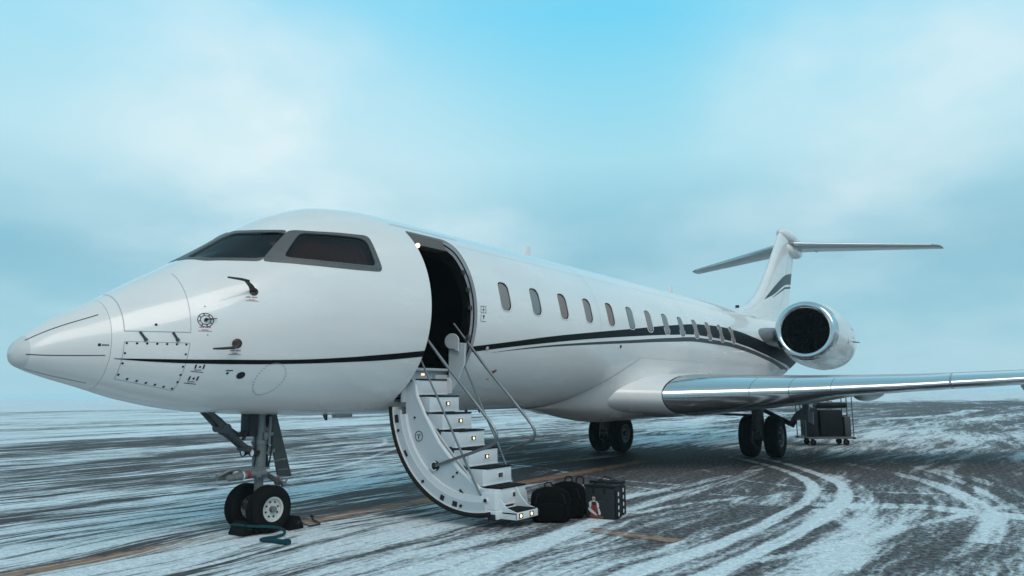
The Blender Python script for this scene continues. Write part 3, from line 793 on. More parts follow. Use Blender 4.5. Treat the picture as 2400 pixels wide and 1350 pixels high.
# latches below the avionics door
for (a_, c_) in (((.92, 2.162), (.975, 2.078)), ((1.185, 2.165), (1.235, 2.082))):
    b = MB(); L_ = line(a_, c_, 8); nm = normals(L_)
    b.tube(L_ + nm * .006, [.012, .012, .012, .012, .012, .013, .018, .018], 8)
    o = jp(b, 'door_latch', darkmetal, fus)
# radome marks
b = MB()
ribbon(b, line3((.09, -.10, 2.055), (.63, -.29, 2.325)), .010); ribbon(b, line3((.085, -.14, 1.93), (.665, -.385, 1.932)), .008)
ribbon(b, line3((.115, -.06, 1.79), (.62, -.17, 1.665)), .006); ribbon(b, line3((.10, .10, 2.05), (.63, .29, 2.32)), .008)
jp(b, 'diverter_strip', dark_m, radome, smooth=60, recalc=False)
b = MB(); skin_bar(b, .597, .62, 2.015, 2.04)
for k in range(5): skin_bar(b, .628 + .0115 * k, .636 + .0115 * k, 2.019, 2.034)
jp(b, 'radome_mark', dark_m, radome, smooth=0)
# door top rain gutter, exit mark aft of the door, small lights and vents
b = MB(); ribbon(b, line((4.03, 3.745), (5.40, 3.745)), .012, .008); jp(b, 'rain_gutter', line_m, fus, smooth=60, recalc=False)
b = MB()
ex, ez = 5.27, 2.66
skin_bar(b, ex - .06, ex - .052, ez - .02, ez + .075); skin_bar(b, ex + .052, ex + .06, ez - .02, ez + .075); skin_bar(b, ex - .06, ex + .06, ez + .068, ez + .075); skin_bar(b, ex - .06, ex + .06, ez - .022, ez - .015)
skin_bar(b, ex - .004, ex + .006, ez - .005, ez + .06); skin_bar(b, ex - .03, ex + .035, ez + .02, ez + .028)
skin_bar(b, ex - .06, ex - .052, ez - .14, ez - .04); skin_poly(b, [(ex - .02, ez - .05), (ex + .03, ez - .05), (ex + .005, ez - .11)]); skin_bar(b, ex - .05, ex + .06, ez - .14, ez - .133)
jp(b, 'exit_placard', grey_paint, fus, smooth=0)
b = MB(); skin_poly(b, [(5.78, 1.86), (5.86, 1.885), (5.90, 1.87), (5.86, 1.84), (5.83, 1.80)]); skin_bar(b, 5.76, 5.82, 1.745, 1.755)
jp(b, 'service_mark', red_m, fus, smooth=0)
for X, z in ((5.46, 2.165), (9.44, 2.37)):
    b = MB(); c_ = sp([X], [z])[0]; n_ = normals(c_[None])[0]
    b.lathe([(-.01, .03), (.008, .03), (.014, .022), (.016, .002)], c_, n_, 16)
    jp(b, 'flush_light', jamb_m if X < 6 else grey_paint, fus)

# faint skin joints round the cabin barrel
for X in (8.675, 12.745, 16.0):
    b = MB(); ribbon(b, ring_at(X, 1.45, 3.93, 60), .006, .0016); jp(b, 'skin_seam', seam_l, fus, smooth=60, recalc=False)
b = MB(); ribbon(b, line((5.2, 3.62), (18.0, 3.62), 80), .004, .0016); jp(b, 'skin_seam', seam_l, fus, smooth=60, recalc=False)
# probes
def blob_on(name, X, z, prof_, m, tilt=(0, 0)):
    c_ = sp([X], [z])[0]; n_ = normals(c_[None])[0]
    b = MB(); b.lathe(prof_, c_, n_, 18)
    return b, Vector(c_), Vector(n_)
b, c_, n_ = blob_on('pitot_probe', 1.93, 2.625, [(-.01, .045), (.006, .045), (.012, .03), (.012, .001)], blackmetal)
b.tube([c_, c_ + n_ * .05 + Vector((-.05, 0, .035)), c_ + n_ * .11 + Vector((-.13, 0, .06))], [.038, .03, .02], 10, flat=.45)
b.tube([c_ + n_ * .105 + Vector((-.09, 0, .058)), c_ + n_ * .115 + Vector((-.18, 0, .062)), c_ + n_ * .12 + Vector((-.34, 0, .062))], [.015, .014, .009], 8)
o = jp(b, 'pitot_probe', probe_m, fus); o['label'] = 'upper dark probe below the windscreen'
b, c_, n_ = blob_on('pitot_probe', 1.765, 2.075, [(-.01, .05), (.01, .05), (.02, .035), (.022, .001)], blackmetal)
b.tube([c_, c_ + n_ * .05 + Vector((-.04, 0, -.03)), c_ + n_ * .09 + Vector((-.10, 0, -.035))], [.036, .028, .018], 10, flat=.5)
b.tube([c_ + n_ * .085 + Vector((-.06, 0, -.034)), c_ + n_ * .10 + Vector((-.2, 0, -.045)), c_ + n_ * .10 + Vector((-.30, 0, -.052))], [.015, .013, .009], 8)
jp(b, 'pitot_probe', probe_m, fus)
b = MB()
c_ = sp([1.465], [2.30])[0]; n_ = normals(c_[None])[0]; c_ = Vector(c_); n_ = Vector(n_)
b.lathe([(-.01, .017), (.035, .017), (.04, .001)], c_, n_, 14)
b.tube([c_ + n_ * .03, c_ + n_ * .035 + Vector((.04, -.01, .006)), c_ + n_ * .035 + Vector((.10, -.03, .012))], [.014, .012, .007], 8, flat=.6)
jp(b, 'vane_sensor', blackmetal, fus)
b = MB()
for r_a, r_b in ((.066, .073), (.042, .049)):
    P = [sp([c_.x + r * math.cos(2 * math.pi * k / 32)], [c_.z + r * math.sin(2 * math.pi * k / 32)], .003)[0] for r in (r_a, r_b) for k in range(32)]
    b.grid([[tuple(q) for q in P[:32]], [tuple(q) for q in P[32:]]], closed_u=True)
for k in range(8):
    a_ = 2 * math.pi * k / 8 + .2
    X, z = c_.x + .057 * math.cos(a_), c_.z + .057 * math.sin(a_)
    skin_disc(b, X, z, .007, n=6)
jp(b, 'vane_ring', dark_m, fus, smooth=0)
# blade antennas along the spine and belly
def blade(name, X, z0, h, c0, sweep, m, dn=1, y=0.0, th=.022):
    b = MB()
    rows_ = []
    for t in np.linspace(0, 1, 6):
        ch = c0 * (1 - .55 * t); xs_ = X + sweep * t
        rows_.append([(xs_ + ch * (.5 - .5 * math.cos(a)), y + th * (1 - .4 * t) * math.sin(a) * (1 if a < math.pi else 1), z0 + dn * h * t) for a in np.linspace(0, 2 * math.pi, 14, endpoint=False)])
    b.grid(rows_, closed_u=True); b.add(rows_[-1], [tuple(range(14))])
    return jp(b, name, m, fus)
blade('blade_antenna', 8.15, 3.965, .27, .34, .22, paint)
blade('blade_antenna', 14.75, 3.965, .27, .34, .2, paint)
blade('blade_antenna', 17.15, 3.965, .17, .26, .08, paint)
for X, h, c_len, y_ in ((3.55, .07, .09, -.1), (5.05, .05, .06, -.12), (6.35, .06, .08, -.15), (6.75, .05, .05, -.1)):
    blade('drain_mast', X, float(prof(np.array([X]))[1][0]) + .015, h + .01, c_len, .05, grey_paint, dn=-1, y=y_, th=.012)
b = MB(); b.box(3.75, 4.02, -.15, -.05, 1.255, 1.30, bev=.012); jp(b, 'belly_antenna', line_m, fus)

# ------------------------------------------------------------------ cockpit glazing
def frame_piece(name, OUT, GL, side, m, parent):
    """flat metal frame between the outer outline and the glass edge, with a raised lip"""
    def samp(poly, N_=96, start=None):
        return project(dense(poly, side=side))
    A = project(dense(OUT, side=side)); B = project(dense(GL, side=side))
    # align the two loops by angle about the glass centre in the local tangent plane
    c = B.mean(0); nm = normals(c[None])[0]; ux = np.cross([0, 0, 1], nm); ux /= np.linalg.norm(ux); uy = np.cross(nm, ux)
    ang = lambda P: np.arctan2((P - c) @ uy, (P - c) @ ux)
    th = np.linspace(-np.pi, np.pi, 160, endpoint=False)
    def loop(P):
        a = ang(P); o_ = np.argsort(a); a = a[o_]; P = P[o_]
        a2 = np.concatenate([a[-1:] - 2 * np.pi, a, a[:1] + 2 * np.pi]); P2 = np.concatenate([P[-1:], P, P[:1]])
        return np.stack([np.interp(th, a2, P2[:, k]) for k in range(3)], -1)
    A = project(loop(A)); B = project(loop(B)); nA, nB = normals(A), normals(B)
    Mm = project((A * .5 + B * .5)); nM = normals(Mm)
    b = MB()
    rows_ = [[tuple(q) for q in X] for X in (A - nA * .004, A + nA * .006, Mm + nM * .008, B + nB * .007, B - nB * .03)]
    b.grid(rows_, closed_u=True)
    fr = jp(b, name, m, parent, smooth=50)
    if parent is None: pass
    b = MB(); G = B - nB * .012
    b.add([tuple(q) for q in G] + [tuple(G.mean(0) + nB.mean(0) * .02)], [(k, (k + 1) % len(G), len(G)) for k in range(len(G))])
    return fr, b
for side in (-1, 1):
    fr, gbm = frame_piece('windscreen', WSA, WSA_G, side, frame_m, None); jp(gbm, 'windscreen_glass', ws_glass, fr, smooth=60)
    fr, gbm = frame_piece('cockpit_window', WSB, WSB_G, side, frame_m, None); jp(gbm, 'side_glass', side_glass, fr, smooth=60)
# rivets round the cockpit frames
b = MB()
def rivet_row(a, c, n):
    for q in line3(a, c, n):
        nm = normals(q[None])[0]
        b.lathe([(0, .0065), (.004, .004)], q + nm * .008, nm, 6)
rivet_row((2.70, -.74, 3.412), (3.40, -.96, 3.438), 20); rivet_row((3.425, -1.0, 3.40), (3.44, -1.18, 3.03), 10); rivet_row((2.40, -.89, 3.015), (3.43, -1.18, 3.018), 26)
_o = jp(b, 'frame_rivets', darkmetal, fus); _o['kind'] = 'stuff'
# cockpit inside: glareshield, bulkhead and two seats
b = MB(); b.box(2.05, 2.5, -.5, .5, 2.74, 2.88, bev=.04); jp(b, 'glareshield', inner_m, fus)
def bulkhead(X, name):
    zt_, zb_, w_ = [float(a[0]) for a in prof(np.array([X]))]
    b = MB(); b.prism([((w_ - .03) * math.cos(a), (zt_ + zb_) / 2 + ((zt_ - zb_) / 2 - .03) * math.sin(a)) for a in np.linspace(0, 2 * math.pi, 64, endpoint=False)], 'x', X, X + .04)
    jp(b, name, inner_m, fus)
bulkhead(3.86, 'cockpit_bulkhead')
for y_ in (-.5, .5):
    b = MB(); b.box(2.95, 3.08, y_ - .23, y_ + .23, 2.3, 3.02, bev=.05); b.box(2.97, 3.06, y_ - .13, y_ + .13, 3.03, 3.22, bev=.04); b.box(2.5, 3.0, y_ - .23, y_ + .23, 2.2, 2.34, bev=.05)
    jp(b, 'pilot_seat', seat_m, fus)
b = MB(); xs_ = np.linspace(2.35, 3.46, 50)
b.grid([[tuple(q) for q in sp(xs_, np.full(50, z) , 0.0) - normals(sp(xs_, np.full(50, z))) * (.13 + .012 * np.sin(xs_ * 70))[:, None]] for z in np.linspace(2.96, 3.48, 6)])
jp(b, 'side_curtain', curtain_m, fus, smooth=60)
b = MB(); b.lathe([(0, .02), (.015, .02), (.02, .005)], (2.75, -.25, 3.52), (0, -.5, -1), 12); jp(b, 'cockpit_lamp', lamp_m, fus)

# ------------------------------------------------------------------ cabin windows
for i, (cx, cz) in enumerate(WIN):
    def loop(hw, hh, rad, off):
        o2 = win_outline(cx, cz, hw, hh, rad)
        return [tuple(q) for q in sp([p[0] for p in o2], [p[1] for p in o2], off)]
    b = MB()
    b.grid([loop(.150, .230, .11, .0015), loop(.146, .226, .108, .006), loop(.132, .212, .097, .006), loop(.127, .207, .094, -.006)], closed_u=True)
    w_ = jp(b, 'cabin_window', paint, smooth=50)
    b = MB()
    fl = .0175 if i >= 5 else 0.0
    b.grid([loop(.1275, .2075, .0945, -.002 + fl * .36), loop(.119, .199, .09, -.012 + fl)], closed_u=True, mi=1)
    fl = .0175 if i >= 5 else 0.0
    # shallow pleated shade behind the pane
    rows_ = []
    for k in range(9):
        t = -1 + 2 * k / 8
        hw_ = .121 if abs(t) < .6 else .121 - .09 * (1 - math.sqrt(max(0, 1 - ((abs(t) - .55) / .45)**2)))
        rows_.append([tuple(q) for q in sp(np.linspace(cx - hw_, cx + hw_, 5), np.full(5, cz + .2 * t), -.014 + fl)])
    b.grid(rows_)
    jp(b, 'window_shade', [(shade_m, shade_b, shade_c)[(0, 2, 1, 0, 1, 2, 0, 2, 2, 0, 1, 1, 1)[i]], black_paint], w_, smooth=50)

# ------------------------------------------------------------------ cabin door surround and vestibule
b = MB()
o2 = []
for p_, q_ in zip(dpoly, dpoly[1:] + dpoly[:1]):
    k_ = max(1, int(math.hypot(q_[0] - p_[0], q_[1] - p_[1]) / .05))
    o2 += [(p_[0] + (q_[0] - p_[0]) * i_ / k_, p_[1] + (q_[1] - p_[1]) * i_ / k_) for i_ in range(k_)]
o2 = np.array(o2); Pd = sp(o2[:, 0], o2[:, 1]); nd = normals(Pd)
cc = np.array([(DX0 + DX1) / 2, 0, (DZ0 + DZ1) / 2])
tow = cc - Pd; tow[:, 1] = 0; tow /= np.linalg.norm(tow, axis=1)[:, None]
tow[:, 2] *= np.where(Pd[:, 2] < 1.75, .2, 1)
r0_ = Pd + nd * .001 + tow * .001; r1_ = Pd - nd * .05 + tow * .002; r2_ = Pd - nd * .055 + tow * .018; r3_ = Pd - nd * .10 + tow * .022; r4_ = Pd - nd * .135 + tow * .06; r5_ = Pd - nd * .22 + tow * .065
b.grid([[tuple(q) for q in r_] for r_ in (r0_, r1_, r2_, r3_)], closed_u=True)
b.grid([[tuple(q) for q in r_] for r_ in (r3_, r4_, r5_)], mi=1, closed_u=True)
dfr = jp(b, 'door_frame', [jamb_m, inner_m], smooth=40)
b = MB(); loopP = [tuple(q) for q in (Pd - nd * .053 + tow * .014)]
b.tube(loopP, .010, 6, closed=True); jp(b, 'door_seal', seal_m, dfr)
# latch stops down the aft jamb
for z in (3.2, 2.95, 2.7, 2.3, 2.05):
    q = sp([DX1], [z])[0]
    b = MB(); b.box(DX1 - .085, DX1 - .035, q[1] + .06, q[1] + .10, z - .03, z + .03, bev=.008); jp(b, 'latch_stop', darkmetal, dfr)
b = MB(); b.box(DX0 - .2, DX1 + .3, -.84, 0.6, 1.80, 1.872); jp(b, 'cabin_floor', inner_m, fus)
bulkhead(5.60, 'cabin_bulkhead')
b = MB(); b.prism([(-.92, 3.53), (-.85, 3.66), (-.45, 3.66), (-.5, 3.53)], 'x', DX0 + .03, DX1 - .16); jp(b, 'door_header', header_m, dfr)
b = MB(); b.prism([(-.965, 3.50), (-.92, 3.53), (-.55, 3.53), (-.55, 3.50)], 'x', DX0 + .03, DX1 - .16); jp(b, 'door_header', frame_m, dfr)
b = MB(); b.lathe([(0, .032), (.012, .032), (.02, .02), (.022, .002)], (4.335, -.975, 3.485), (-.3, -.85, -.5), 16); jp(b, 'door_lamp', lampbig_m, dfr)
ld = bpy.data.lights.new('door_lamp_light', 'POINT'); ld.energy = 0.5; ld.color = (1, .68, .4); ld.shadow_soft_size = .04
lo = bpy.data.objects.new('door_lamp_light', ld); COL.objects.link(lo); lo.location = (4.36, -1.02, 3.40)
lo.parent = JET; lo.matrix_parent_inverse = Matrix.Translation((-2.7144, 0, 0))
b = MB(); b.box(DX0 + .012, DX1 - .012, -.845, -.80, 1.44, 1.875, bev=.01); b.box(DX0 + .012, DX1 - .012, -.92, -.80, 1.85, 1.885, bev=.008)
b.box(4.80, DX1 - .03, -.90, -.84, 1.70, 1.80, bev=.008)
jp(b, 'door_threshold', jamb_m, dfr)
b = MB(); b.box(4.57, 4.63, -.853, -.843, 1.79, 1.815, bev=.004); jp(b, 'threshold_light', lamp_m, dfr)
# curved inner cheek beside the steps
b = MB(); pts = [(-1.22, 2.22), (-1.05, 2.24), (-.93, 2.18), (-.93, 1.60), (-1.0, 1.58), (-1.10, 1.72), (-1.20, 1.95)]
b.prism(pts, 'x', 5.03, 5.07); jp(b, 'door_cheek', stair_g, dfr, bevel=.006)

# ------------------------------------------------------------------ airstair door
AC = np.array([-1.95, 1.45]); AR = 1.325
def arc(r_, a0, a1, n=40): return [(AC[0] + r_ * math.cos(R(a)), AC[1] + r_ * math.sin(R(a))) for a in np.linspace(a0, a1, n)]
AX0, AX1 = 4.22, 5.13
b = MB()
A0, A1 = -3, -101
outer_a, inner_a = arc(AR, A0, A1), arc(AR - .05, A0, A1)
rows_ = [[(AX0, *p) for p in outer_a], [(AX1, *p) for p in outer_a], [(AX1, *p) for p in inner_a], [(AX0, *p) for p in inner_a]]
b.grid(rows_ + [rows_[0]])
b.add([rows_[k][0] for k in range(4)], [(0, 1, 2, 3)]); b.add([rows_[k][-1] for k in range(4)], [(0, 1, 2, 3)])
stair = jp(b, 'airstair', paint, smooth=40); stair['label'] = 'open airstair door with lit white steps and black treads'
def flange(x0, x1, ra, rb, a0, a1, name, m, bev=.006):
    b = MB(); P, Q = arc(ra, a0, a1), arc(rb, a0, a1)
    rw = [[(x0, *p) for p in P], [(x1, *p) for p in P], [(x1, *p) for p in Q], [(x0, *p) for p in Q]]
    b.grid(rw + [rw[0]]); b.add([rw[k][0] for k in range(4)], [(0, 1, 2, 3)]); b.add([rw[k][-1] for k in range(4)], [(0, 1, 2, 3)])
    return jp(b, name, m, stair, smooth=40)
for x0, x1 in ((AX0 - .014, AX0 + .026), (AX1 - .026, AX1 + .014)):
    b = MB(); b.tube([((x0 + x1) / 2, *p) for p in arc(AR - .010, A0 + .5, A1 - .5, 50)], .029, 8); jp(b, 'edge_seal', seal_m, stair)
flange(AX0 + .012, AX0 + .05, AR - .035, AR - .155, A0 - 2, A1 + 2, 'door_flange', stair_g)
flange(AX0 + .030, AX0 + .085, AR - .125, AR - .225, A0 - 5, A1 + 4, 'door_flange', stair_m)
flange(AX1 - .05, AX1 - .012, AR - .035, AR - .2, A0 - 2, A1 + 2, 'door_flange', stair_g)
# slots and bolts on the flange
for a_, kind in ((-10, 'slot'), (-17, 'bolt'), (-31.5, 'slot2'), (-52, 'bolt'), (-68.5, 'slot3'), (-78, 'slot4'), (-82.5, 'bolt')):
    p = (AC[0] + (AR - .092) * math.cos(R(a_)), AC[1] + (AR - .092) * math.sin(R(a_)))
    Mx = Matrix.Translation((AX0 + .010, *p)) @ Matrix.Rotation(R(a_), 4, 'X')
    b = MB()
    if kind == 'bolt': b.lathe([(-.012, .018), (.004, .018), (.006, .012)], (AX0 + .006, *p), (1, 0, 0), 8)
    else:
        l_ = {'slot': .05, 'slot2': .042, 'slot3': .03, 'slot4': .035}[kind]; w_ = .03 if kind != 'slot2' else .016
        b.box(-.006, .004, -w_, w_, -l_, l_, bev=.003, mtx=Mx)
    jp(b, 'flange_slot' if kind != 'bolt' else 'flange_bolt', dark_m, stair)
# side plates (stringers)
ST = [(-.91 - .2115 * i, 1.73 - .2185 * i) for i in range(7)]
def stringer(x0, x1, name, m, ra, low):
    poly = arc(ra, 4, -90, 30)
    if low: poly += [(-2.05, .36), (-1.62, .66), (-1.28, 1.00), (-1.02, 1.32), (-.80, 1.55)]
    else: poly += [(-2.20, .30), (-2.10, .42), (-1.98, .45), (-1.72, .63), (-1.40, .94), (-1.17, 1.27), (-1.03, 1.50), (-1.00, 1.62), (-.98, 1.70), (-.93, 1.745), (-.86, 1.745), (-.80, 1.71), (-.755, 1.63)]
    b = MB(); b.prism(poly, 'x', x0, x1); return jp(b, name, m, stair, smooth=0, bevel=.005)
stringer(AX0 + .075, AX0 + .105, 'side_plate', stair_g, AR - .20, 0)
stringer(AX1 - .105, AX1 - .075, 'side_plate', stair_g, AR - .20, 1)
b = MB(); b.prism(arc(AR - .20, -2, -88, 24) + [(-2.14, .25), (-2.10, .40), (-1.90, .44), (-1.66, .68), (-1.45, .88), (-1.24, 1.10), (-1.03, 1.34), (-.84, 1.54)], 'x', 4.395, 4.422); jp(b, 'inner_panel', stair_m, stair, smooth=0)
b = MB(); b.prism([(-.98, 1.55), (-.985, 1.70), (-.95, 1.755), (-.88, 1.77), (-.80, 1.75), (-.74, 1.66), (-.74, 1.5)], 'x', 5.02, 5.045); jp(b, 'hinge_cheek', stair_m, stair, smooth=0, bevel=.005)
# raised diagonal rail of the near side plate
for xa in (AX0 + .09,):
    b = MB(); b.tube([(xa, -.985, 1.66), (xa, -1.01, 1.52), (xa, -1.15, 1.27), (xa, -1.38, .94), (xa, -1.70, .63), (xa, -2.02, .42)], [.02, .028, .026, .028, .03, .026], 8, flat=.8); jp(b, 'stringer_rail', stair_m, stair)
b = MB(); b.tube([(AX0 + .066, -.79, 1.62), (AX0 + .066, -.80, 1.69), (AX0 + .066, -.86, 1.73), (AX0 + .066, -.93, 1.72)], .016, 8); b.tube([(AX0 + .066, -.79, 1.62), (AX0 + .066, -.80, 1.50)], .016, 8); jp(b, 'hinge_seal', seal_m, stair)
# round placard with a T shaped key slot on the near plate
b = MB(); pc = (-1.06, 1.02)
b.tube([(AX0 + .072, pc[0] + .062 * math.cos(t), pc[1] + .062 * math.sin(t)) for t in np.linspace(0, 2 * math.pi, 28, endpoint=False)], .0045, 6, closed=True)
b.box(AX0 + .068, AX0 + .074, pc[0] - .03, pc[0] + .03, pc[1] + .012, pc[1] + .02); b.box(AX0 + .068, AX0 + .074, pc[0] - .006, pc[0] + .006, pc[1] - .035, pc[1] + .004)
jp(b, 'key_slot', grey_paint, stair)
for (y_, z_) in ((-.99, 1.25), (-1.68, .60), (-1.62, .55)):
    b = MB(); b.lathe([(0, .014), (.014, .014), (.016, .008)], (AX0 + .075, y_, z_), (-1, 0, 0), 8); jp(b, 'plate_bolt', dark_m, stair)
b = MB(); b.box(AX0 + .07, AX0 + .076, -1.83, -1.70, .345, .375, bev=.002, mtx=Matrix.Translation((0, -1.765, .36)) @ Matrix.Rotation(R(42), 4, 'X') @ Matrix.Translation((0, 1.765, -.36))); jp(b, 'plate_slot', dark_m, stair)
# steps
SX0, SX1 = 4.425, 5.02
for i, (y_, z_) in enumerate(ST):
    b = MB()
    dpt = .235 if i else .14
    hgt = .185
    x0 = SX0 - (.03 if i == 0 else 0)
    # hollow looking tray: riser, cheeks, tread plate
    b.box(x0, SX1, y_, y_ + .02, z_ - hgt, z_ - .006, bev=.006)
    b.box(x0, x0 + .018, y_ + .018, y_ + dpt, z_ - hgt, z_ - .004, bev=.004)
    b.box(SX1 - .018, SX1, y_ + .018, y_ + dpt, z_ - hgt, z_ - .004, bev=.004)
    b.box(x0 + .018, SX1 - .018, y_ + .018, y_ + dpt, z_ - .03, z_ - .008)
    b.box(x0 - .005, SX1 + .005, y_ - .008, y_ + .05, z_ - hgt - .012, z_ - hgt + .004, bev=.003)
    s_ = jp(b, 'step', stair_m, stair)
    b = MB(); b.box(x0 + .07, SX1 - .005, y_ - .012, y_ + dpt - .005, z_ - .006, z_ + .012, bev=.005); jp(b, 'tread', tread_m, stair)
    if i:
        xm = (x0 + SX1) / 2 + .06
        b = MB(); b.box(xm - .075, xm + .075, y_ - .005, y_ + .004, z_ - .135, z_ - .055, bev=.003); jp(b, 'light_bezel', stair_m, stair)
        b = MB(); b.box(xm - .042, xm + .042, y_ - .009, y_ - .002, z_ - .118, z_ - .068, bev=.002); jp(b, 'light_housing', blackmetal, stair)
        b = MB(); b.lathe([(0, .019), (.004, .018), (.006, .003)], (xm + .004, y_ - .008, z_ - .095), (0, -1, 0), 10)
        jp(b, 'step_light', lamp_m if i < 5 else header_m, stair)
# fold-out bottom step with its side brackets
b = MB()
b.box(4.36, 4.80, -2.50, -2.20, .155, .18, bev=.005)
b.box(4.36, 4.80, -2.505, -2.485, .10, .178, bev=.005)
for xa in (4.36, 4.782):
    b.prism([(-2.50, .10), (-2.50, .18), (-2.36, .22), (-2.26, .32), (-2.20, .41), (-2.16, .41), (-2.16, .2), (-2.26, .1)], 'x', xa, xa + .018)
s_ = jp(b, 'step', stair_m, stair, smooth=30); s_['label'] = 'fold-out bottom step'
b = MB(); b.box(4.40, 4.78, -2.49, -2.22, .18, .194, bev=.005); jp(b, 'tread', tread_m, stair)
for xa in (4.44, 4.66):
    b = MB(); b.lathe([(0, .022), (.004, .02), (.006, .003)], (xa, -2.506, .14), (0, -1, 0), 10); jp(b, 'step_light', lamp_m, stair)
    b = MB(); b.box(xa - .04, xa + .04, -2.5075, -2.504, .112, .168); jp(b, 'light_housing', blackmetal, stair)
b = MB(); b.box(4.27, 4.45, -2.26, -2.06, .20, .40, bev=.02); b.lathe([(0, .03), (.02, .03), (.03, .015)], (4.27, -2.14, .31), (-1, 0, 0), 12); b.box(4.25, 4.40, -2.30, -2.12, .10, .2, bev=.015)
jp(b, 'pivot_block', stair_m, stair)
b = MB(); b.lathe([(0, .022), (.03, .022), (.034, .012)], (4.262, -2.14, .31), (-1, 0, 0), 10); b.box(4.24, 4.30, -2.28, -2.17, .09, .16, bev=.01); jp(b, 'pivot_bolt', blackmetal, stair)
# hand rails
def rail(xa, top, flip):
    pts = [top, (xa, -1.55, 1.87), (xa, -1.88, 1.535), (xa, -2.17, 1.235)]
    pts += [(xa, -2.245, 1.15), (xa, -2.288, 1.08), (xa, -2.295, 1.03), (xa, -2.27, .975), (xa, -2.20, .935), (xa, -1.88, .83), (xa, -1.36, .67)]
    b = MB(); b.tube(pts, .019, 10)
    return jp(b, 'handrail', steel, stair)
rail(4.27, (4.27, -1.20, 2.24), 0)
rail(5.08, (5.08, -.98, 2.50), 0)
for xa, sg in ((4.27, -1), (5.08, 1)):
    b = MB(); b.lathe([(-.03, .062), (.01, .062), (.014, .045), (.014, .03), (.05, .028), (.055, .01)], (xa + .03 * -sg, -1.34, .665), (sg, 0, 0), 20); jp(b, 'rail_pivot', blackmetal, stair)
    b = MB(); b.tube([(xa + sg * .008, -1.34 + .052 * math.cos(t), .665 + .052 * math.sin(t)) for t in np.linspace(-2.2, 2.2, 18)], .008, 6); jp(b, 'pivot_clip', stair_m, stair)
b = MB(); b.tube([(4.28, -1.10, 1.97), (4.28, -1.55, 1.20), (4.28, -1.82, .735), (4.29, -2.04, .355)], [.012, .012, .016, .012], 8); jp(b, 'support_rod', steel, stair)
b = MB(); b.tube([(5.07, -1.06, 2.14), (5.07, -1.47, 1.37), (5.07, -1.74, .87), (5.06, -1.97, .40)], [.011, .014, .012, .012], 8); jp(b, 'support_rod', steel, stair)
# rounded paddle at the rail head
pd = [( -1.02 + .125 * math.cos(t), 2.255 + .105 * math.sin(t)) for t in np.linspace(-.58 * math.pi, 1.02 * math.pi, 24)] + [(-1.135, 2.16), (-1.145, 2.11), (-1.10, 2.12)]
pd = [(-1.02 - (p[0] + 1.02) if False else p[0], p[1]) for p in pd]
b = MB(); b.prism([(p[0], p[1]) for p in pd], 'x', 4.985, 5.005); jp(b, 'rail_paddle', stair_g, stair, smooth=0, bevel=.006)

# ------------------------------------------------------------------ belly fairing
b = MB(); rows_ = []
for X in np.concatenate([np.linspace(8.2, 11.2, 34), np.linspace(11.5, 16.5, 22), np.linspace(16.8, 21.3, 24)]):
    zt_, zb_, w_ = [float(a[0]) for a in prof(np.array([X]))]; zm = (zt_ + zb_) / 2; hh = (zt_ - zb_) / 2
    ztop = 1.30 + .89 * float(np.clip((X - 8.35) / 2.0, 0, 1)) if X < 17 else 2.19
    ztop = min(max(ztop, zb_ + .02), zm + .1)
    D = .335 * float(sstep(8.0, 11.0, X)) * (1 - .97 * float(sstep(16.0, 21.3, X)))
    t0 = math.asin(max(-.999, (ztop - zm) / hh))
    row = []
    for k in range(29):
        u = k / 28; th = -math.pi / 2 + (t0 + math.pi / 2) * (1 - u)
        P = np.array([[X, -w_ * math.cos(th), zm + hh * math.sin(th)]]); nm = normals(P)[0]
        lift = D * float(sstep(-.02, .62, u)) + .008
        # flatten the keel
        q = P[0] + nm * lift * (1.0 + .10 * math.exp(-((u - .55) / .2)**2))
        row.append(tuple(q))
    rows_.append(row + [(p[0], -p[1], p[2]) for p in row[::-1][1:]])
b.grid(rows_)
fair = jp(b, 'belly_fairing', paint, smooth=60)
b = MB(); c_ = Vector((9.9, -.62, 1.03)); b.lathe([(0, .02), (.01, .02)], c_, (0, -.5, -.85), 8); jp(b, 'fairing_drain', dark_m, fair)

# ------------------------------------------------------------------ wings
def airfoil(n=26, camber=.012):
    """closed loop (x/c, z/c) upper TE->LE->lower TE, unit thickness ratio 1 returned separately"""
    be = np.linspace(0, math.pi, n); x = .5 * (1 - np.cos(be))
    yt = 5 * (.2969 * np.sqrt(x) - .1260 * x - .3516 * x**2 + .2843 * x**3 - .1036 * x**4)
    cm = camber * 4 * x * (1 - x)
    return x, yt, cm
AFX, AFT, AFC = airfoil()
def sect(xle, y, z, ch, tc, kl=1.0, inc=.017, x1=1.0, off=0.0):
    x = AFX * x1 if x1 < 1 else AFX
    yt = 5 * (.2969 * np.sqrt(x) - .1260 * x - .3516 * x**2 + .2843 * x**3 - .1036 * x**4) * tc
    cm = .012 * 4 * x * (1 - x)
    up = [(xle + ch * a, z + ch * (c_ + t_) - inc * ch * a + off) for a, t_, c_ in zip(x, yt, cm)]
    lo_ = [(xle + ch * a, z + ch * (c_ - t_ * kl) - inc * ch * a - off) for a, t_, c_ in zip(x, yt, cm)]
    pts = up[::-1] + lo_[1:]
    if off: pts = [(p[0] - off * 1.2 * max(0, 1 - k_ / 6) if False else p[0] - off, p[1]) for k_, p in enumerate(pts)]
    return [(p[0], y, p[1]) for p in pts]
WSEC = [(-1.10, 10.15, 1.47, 7.2, .122), (-1.75, 10.56, 1.475, 6.75, .118), (-3.6, 11.76, 1.525, 5.55, .108), (-5.5, 13.00, 1.605, 4.4, .102), (-9.5, 15.62, 1.83, 2.95, .095), (-13.7, 18.35, 2.07, 1.65, .09)]
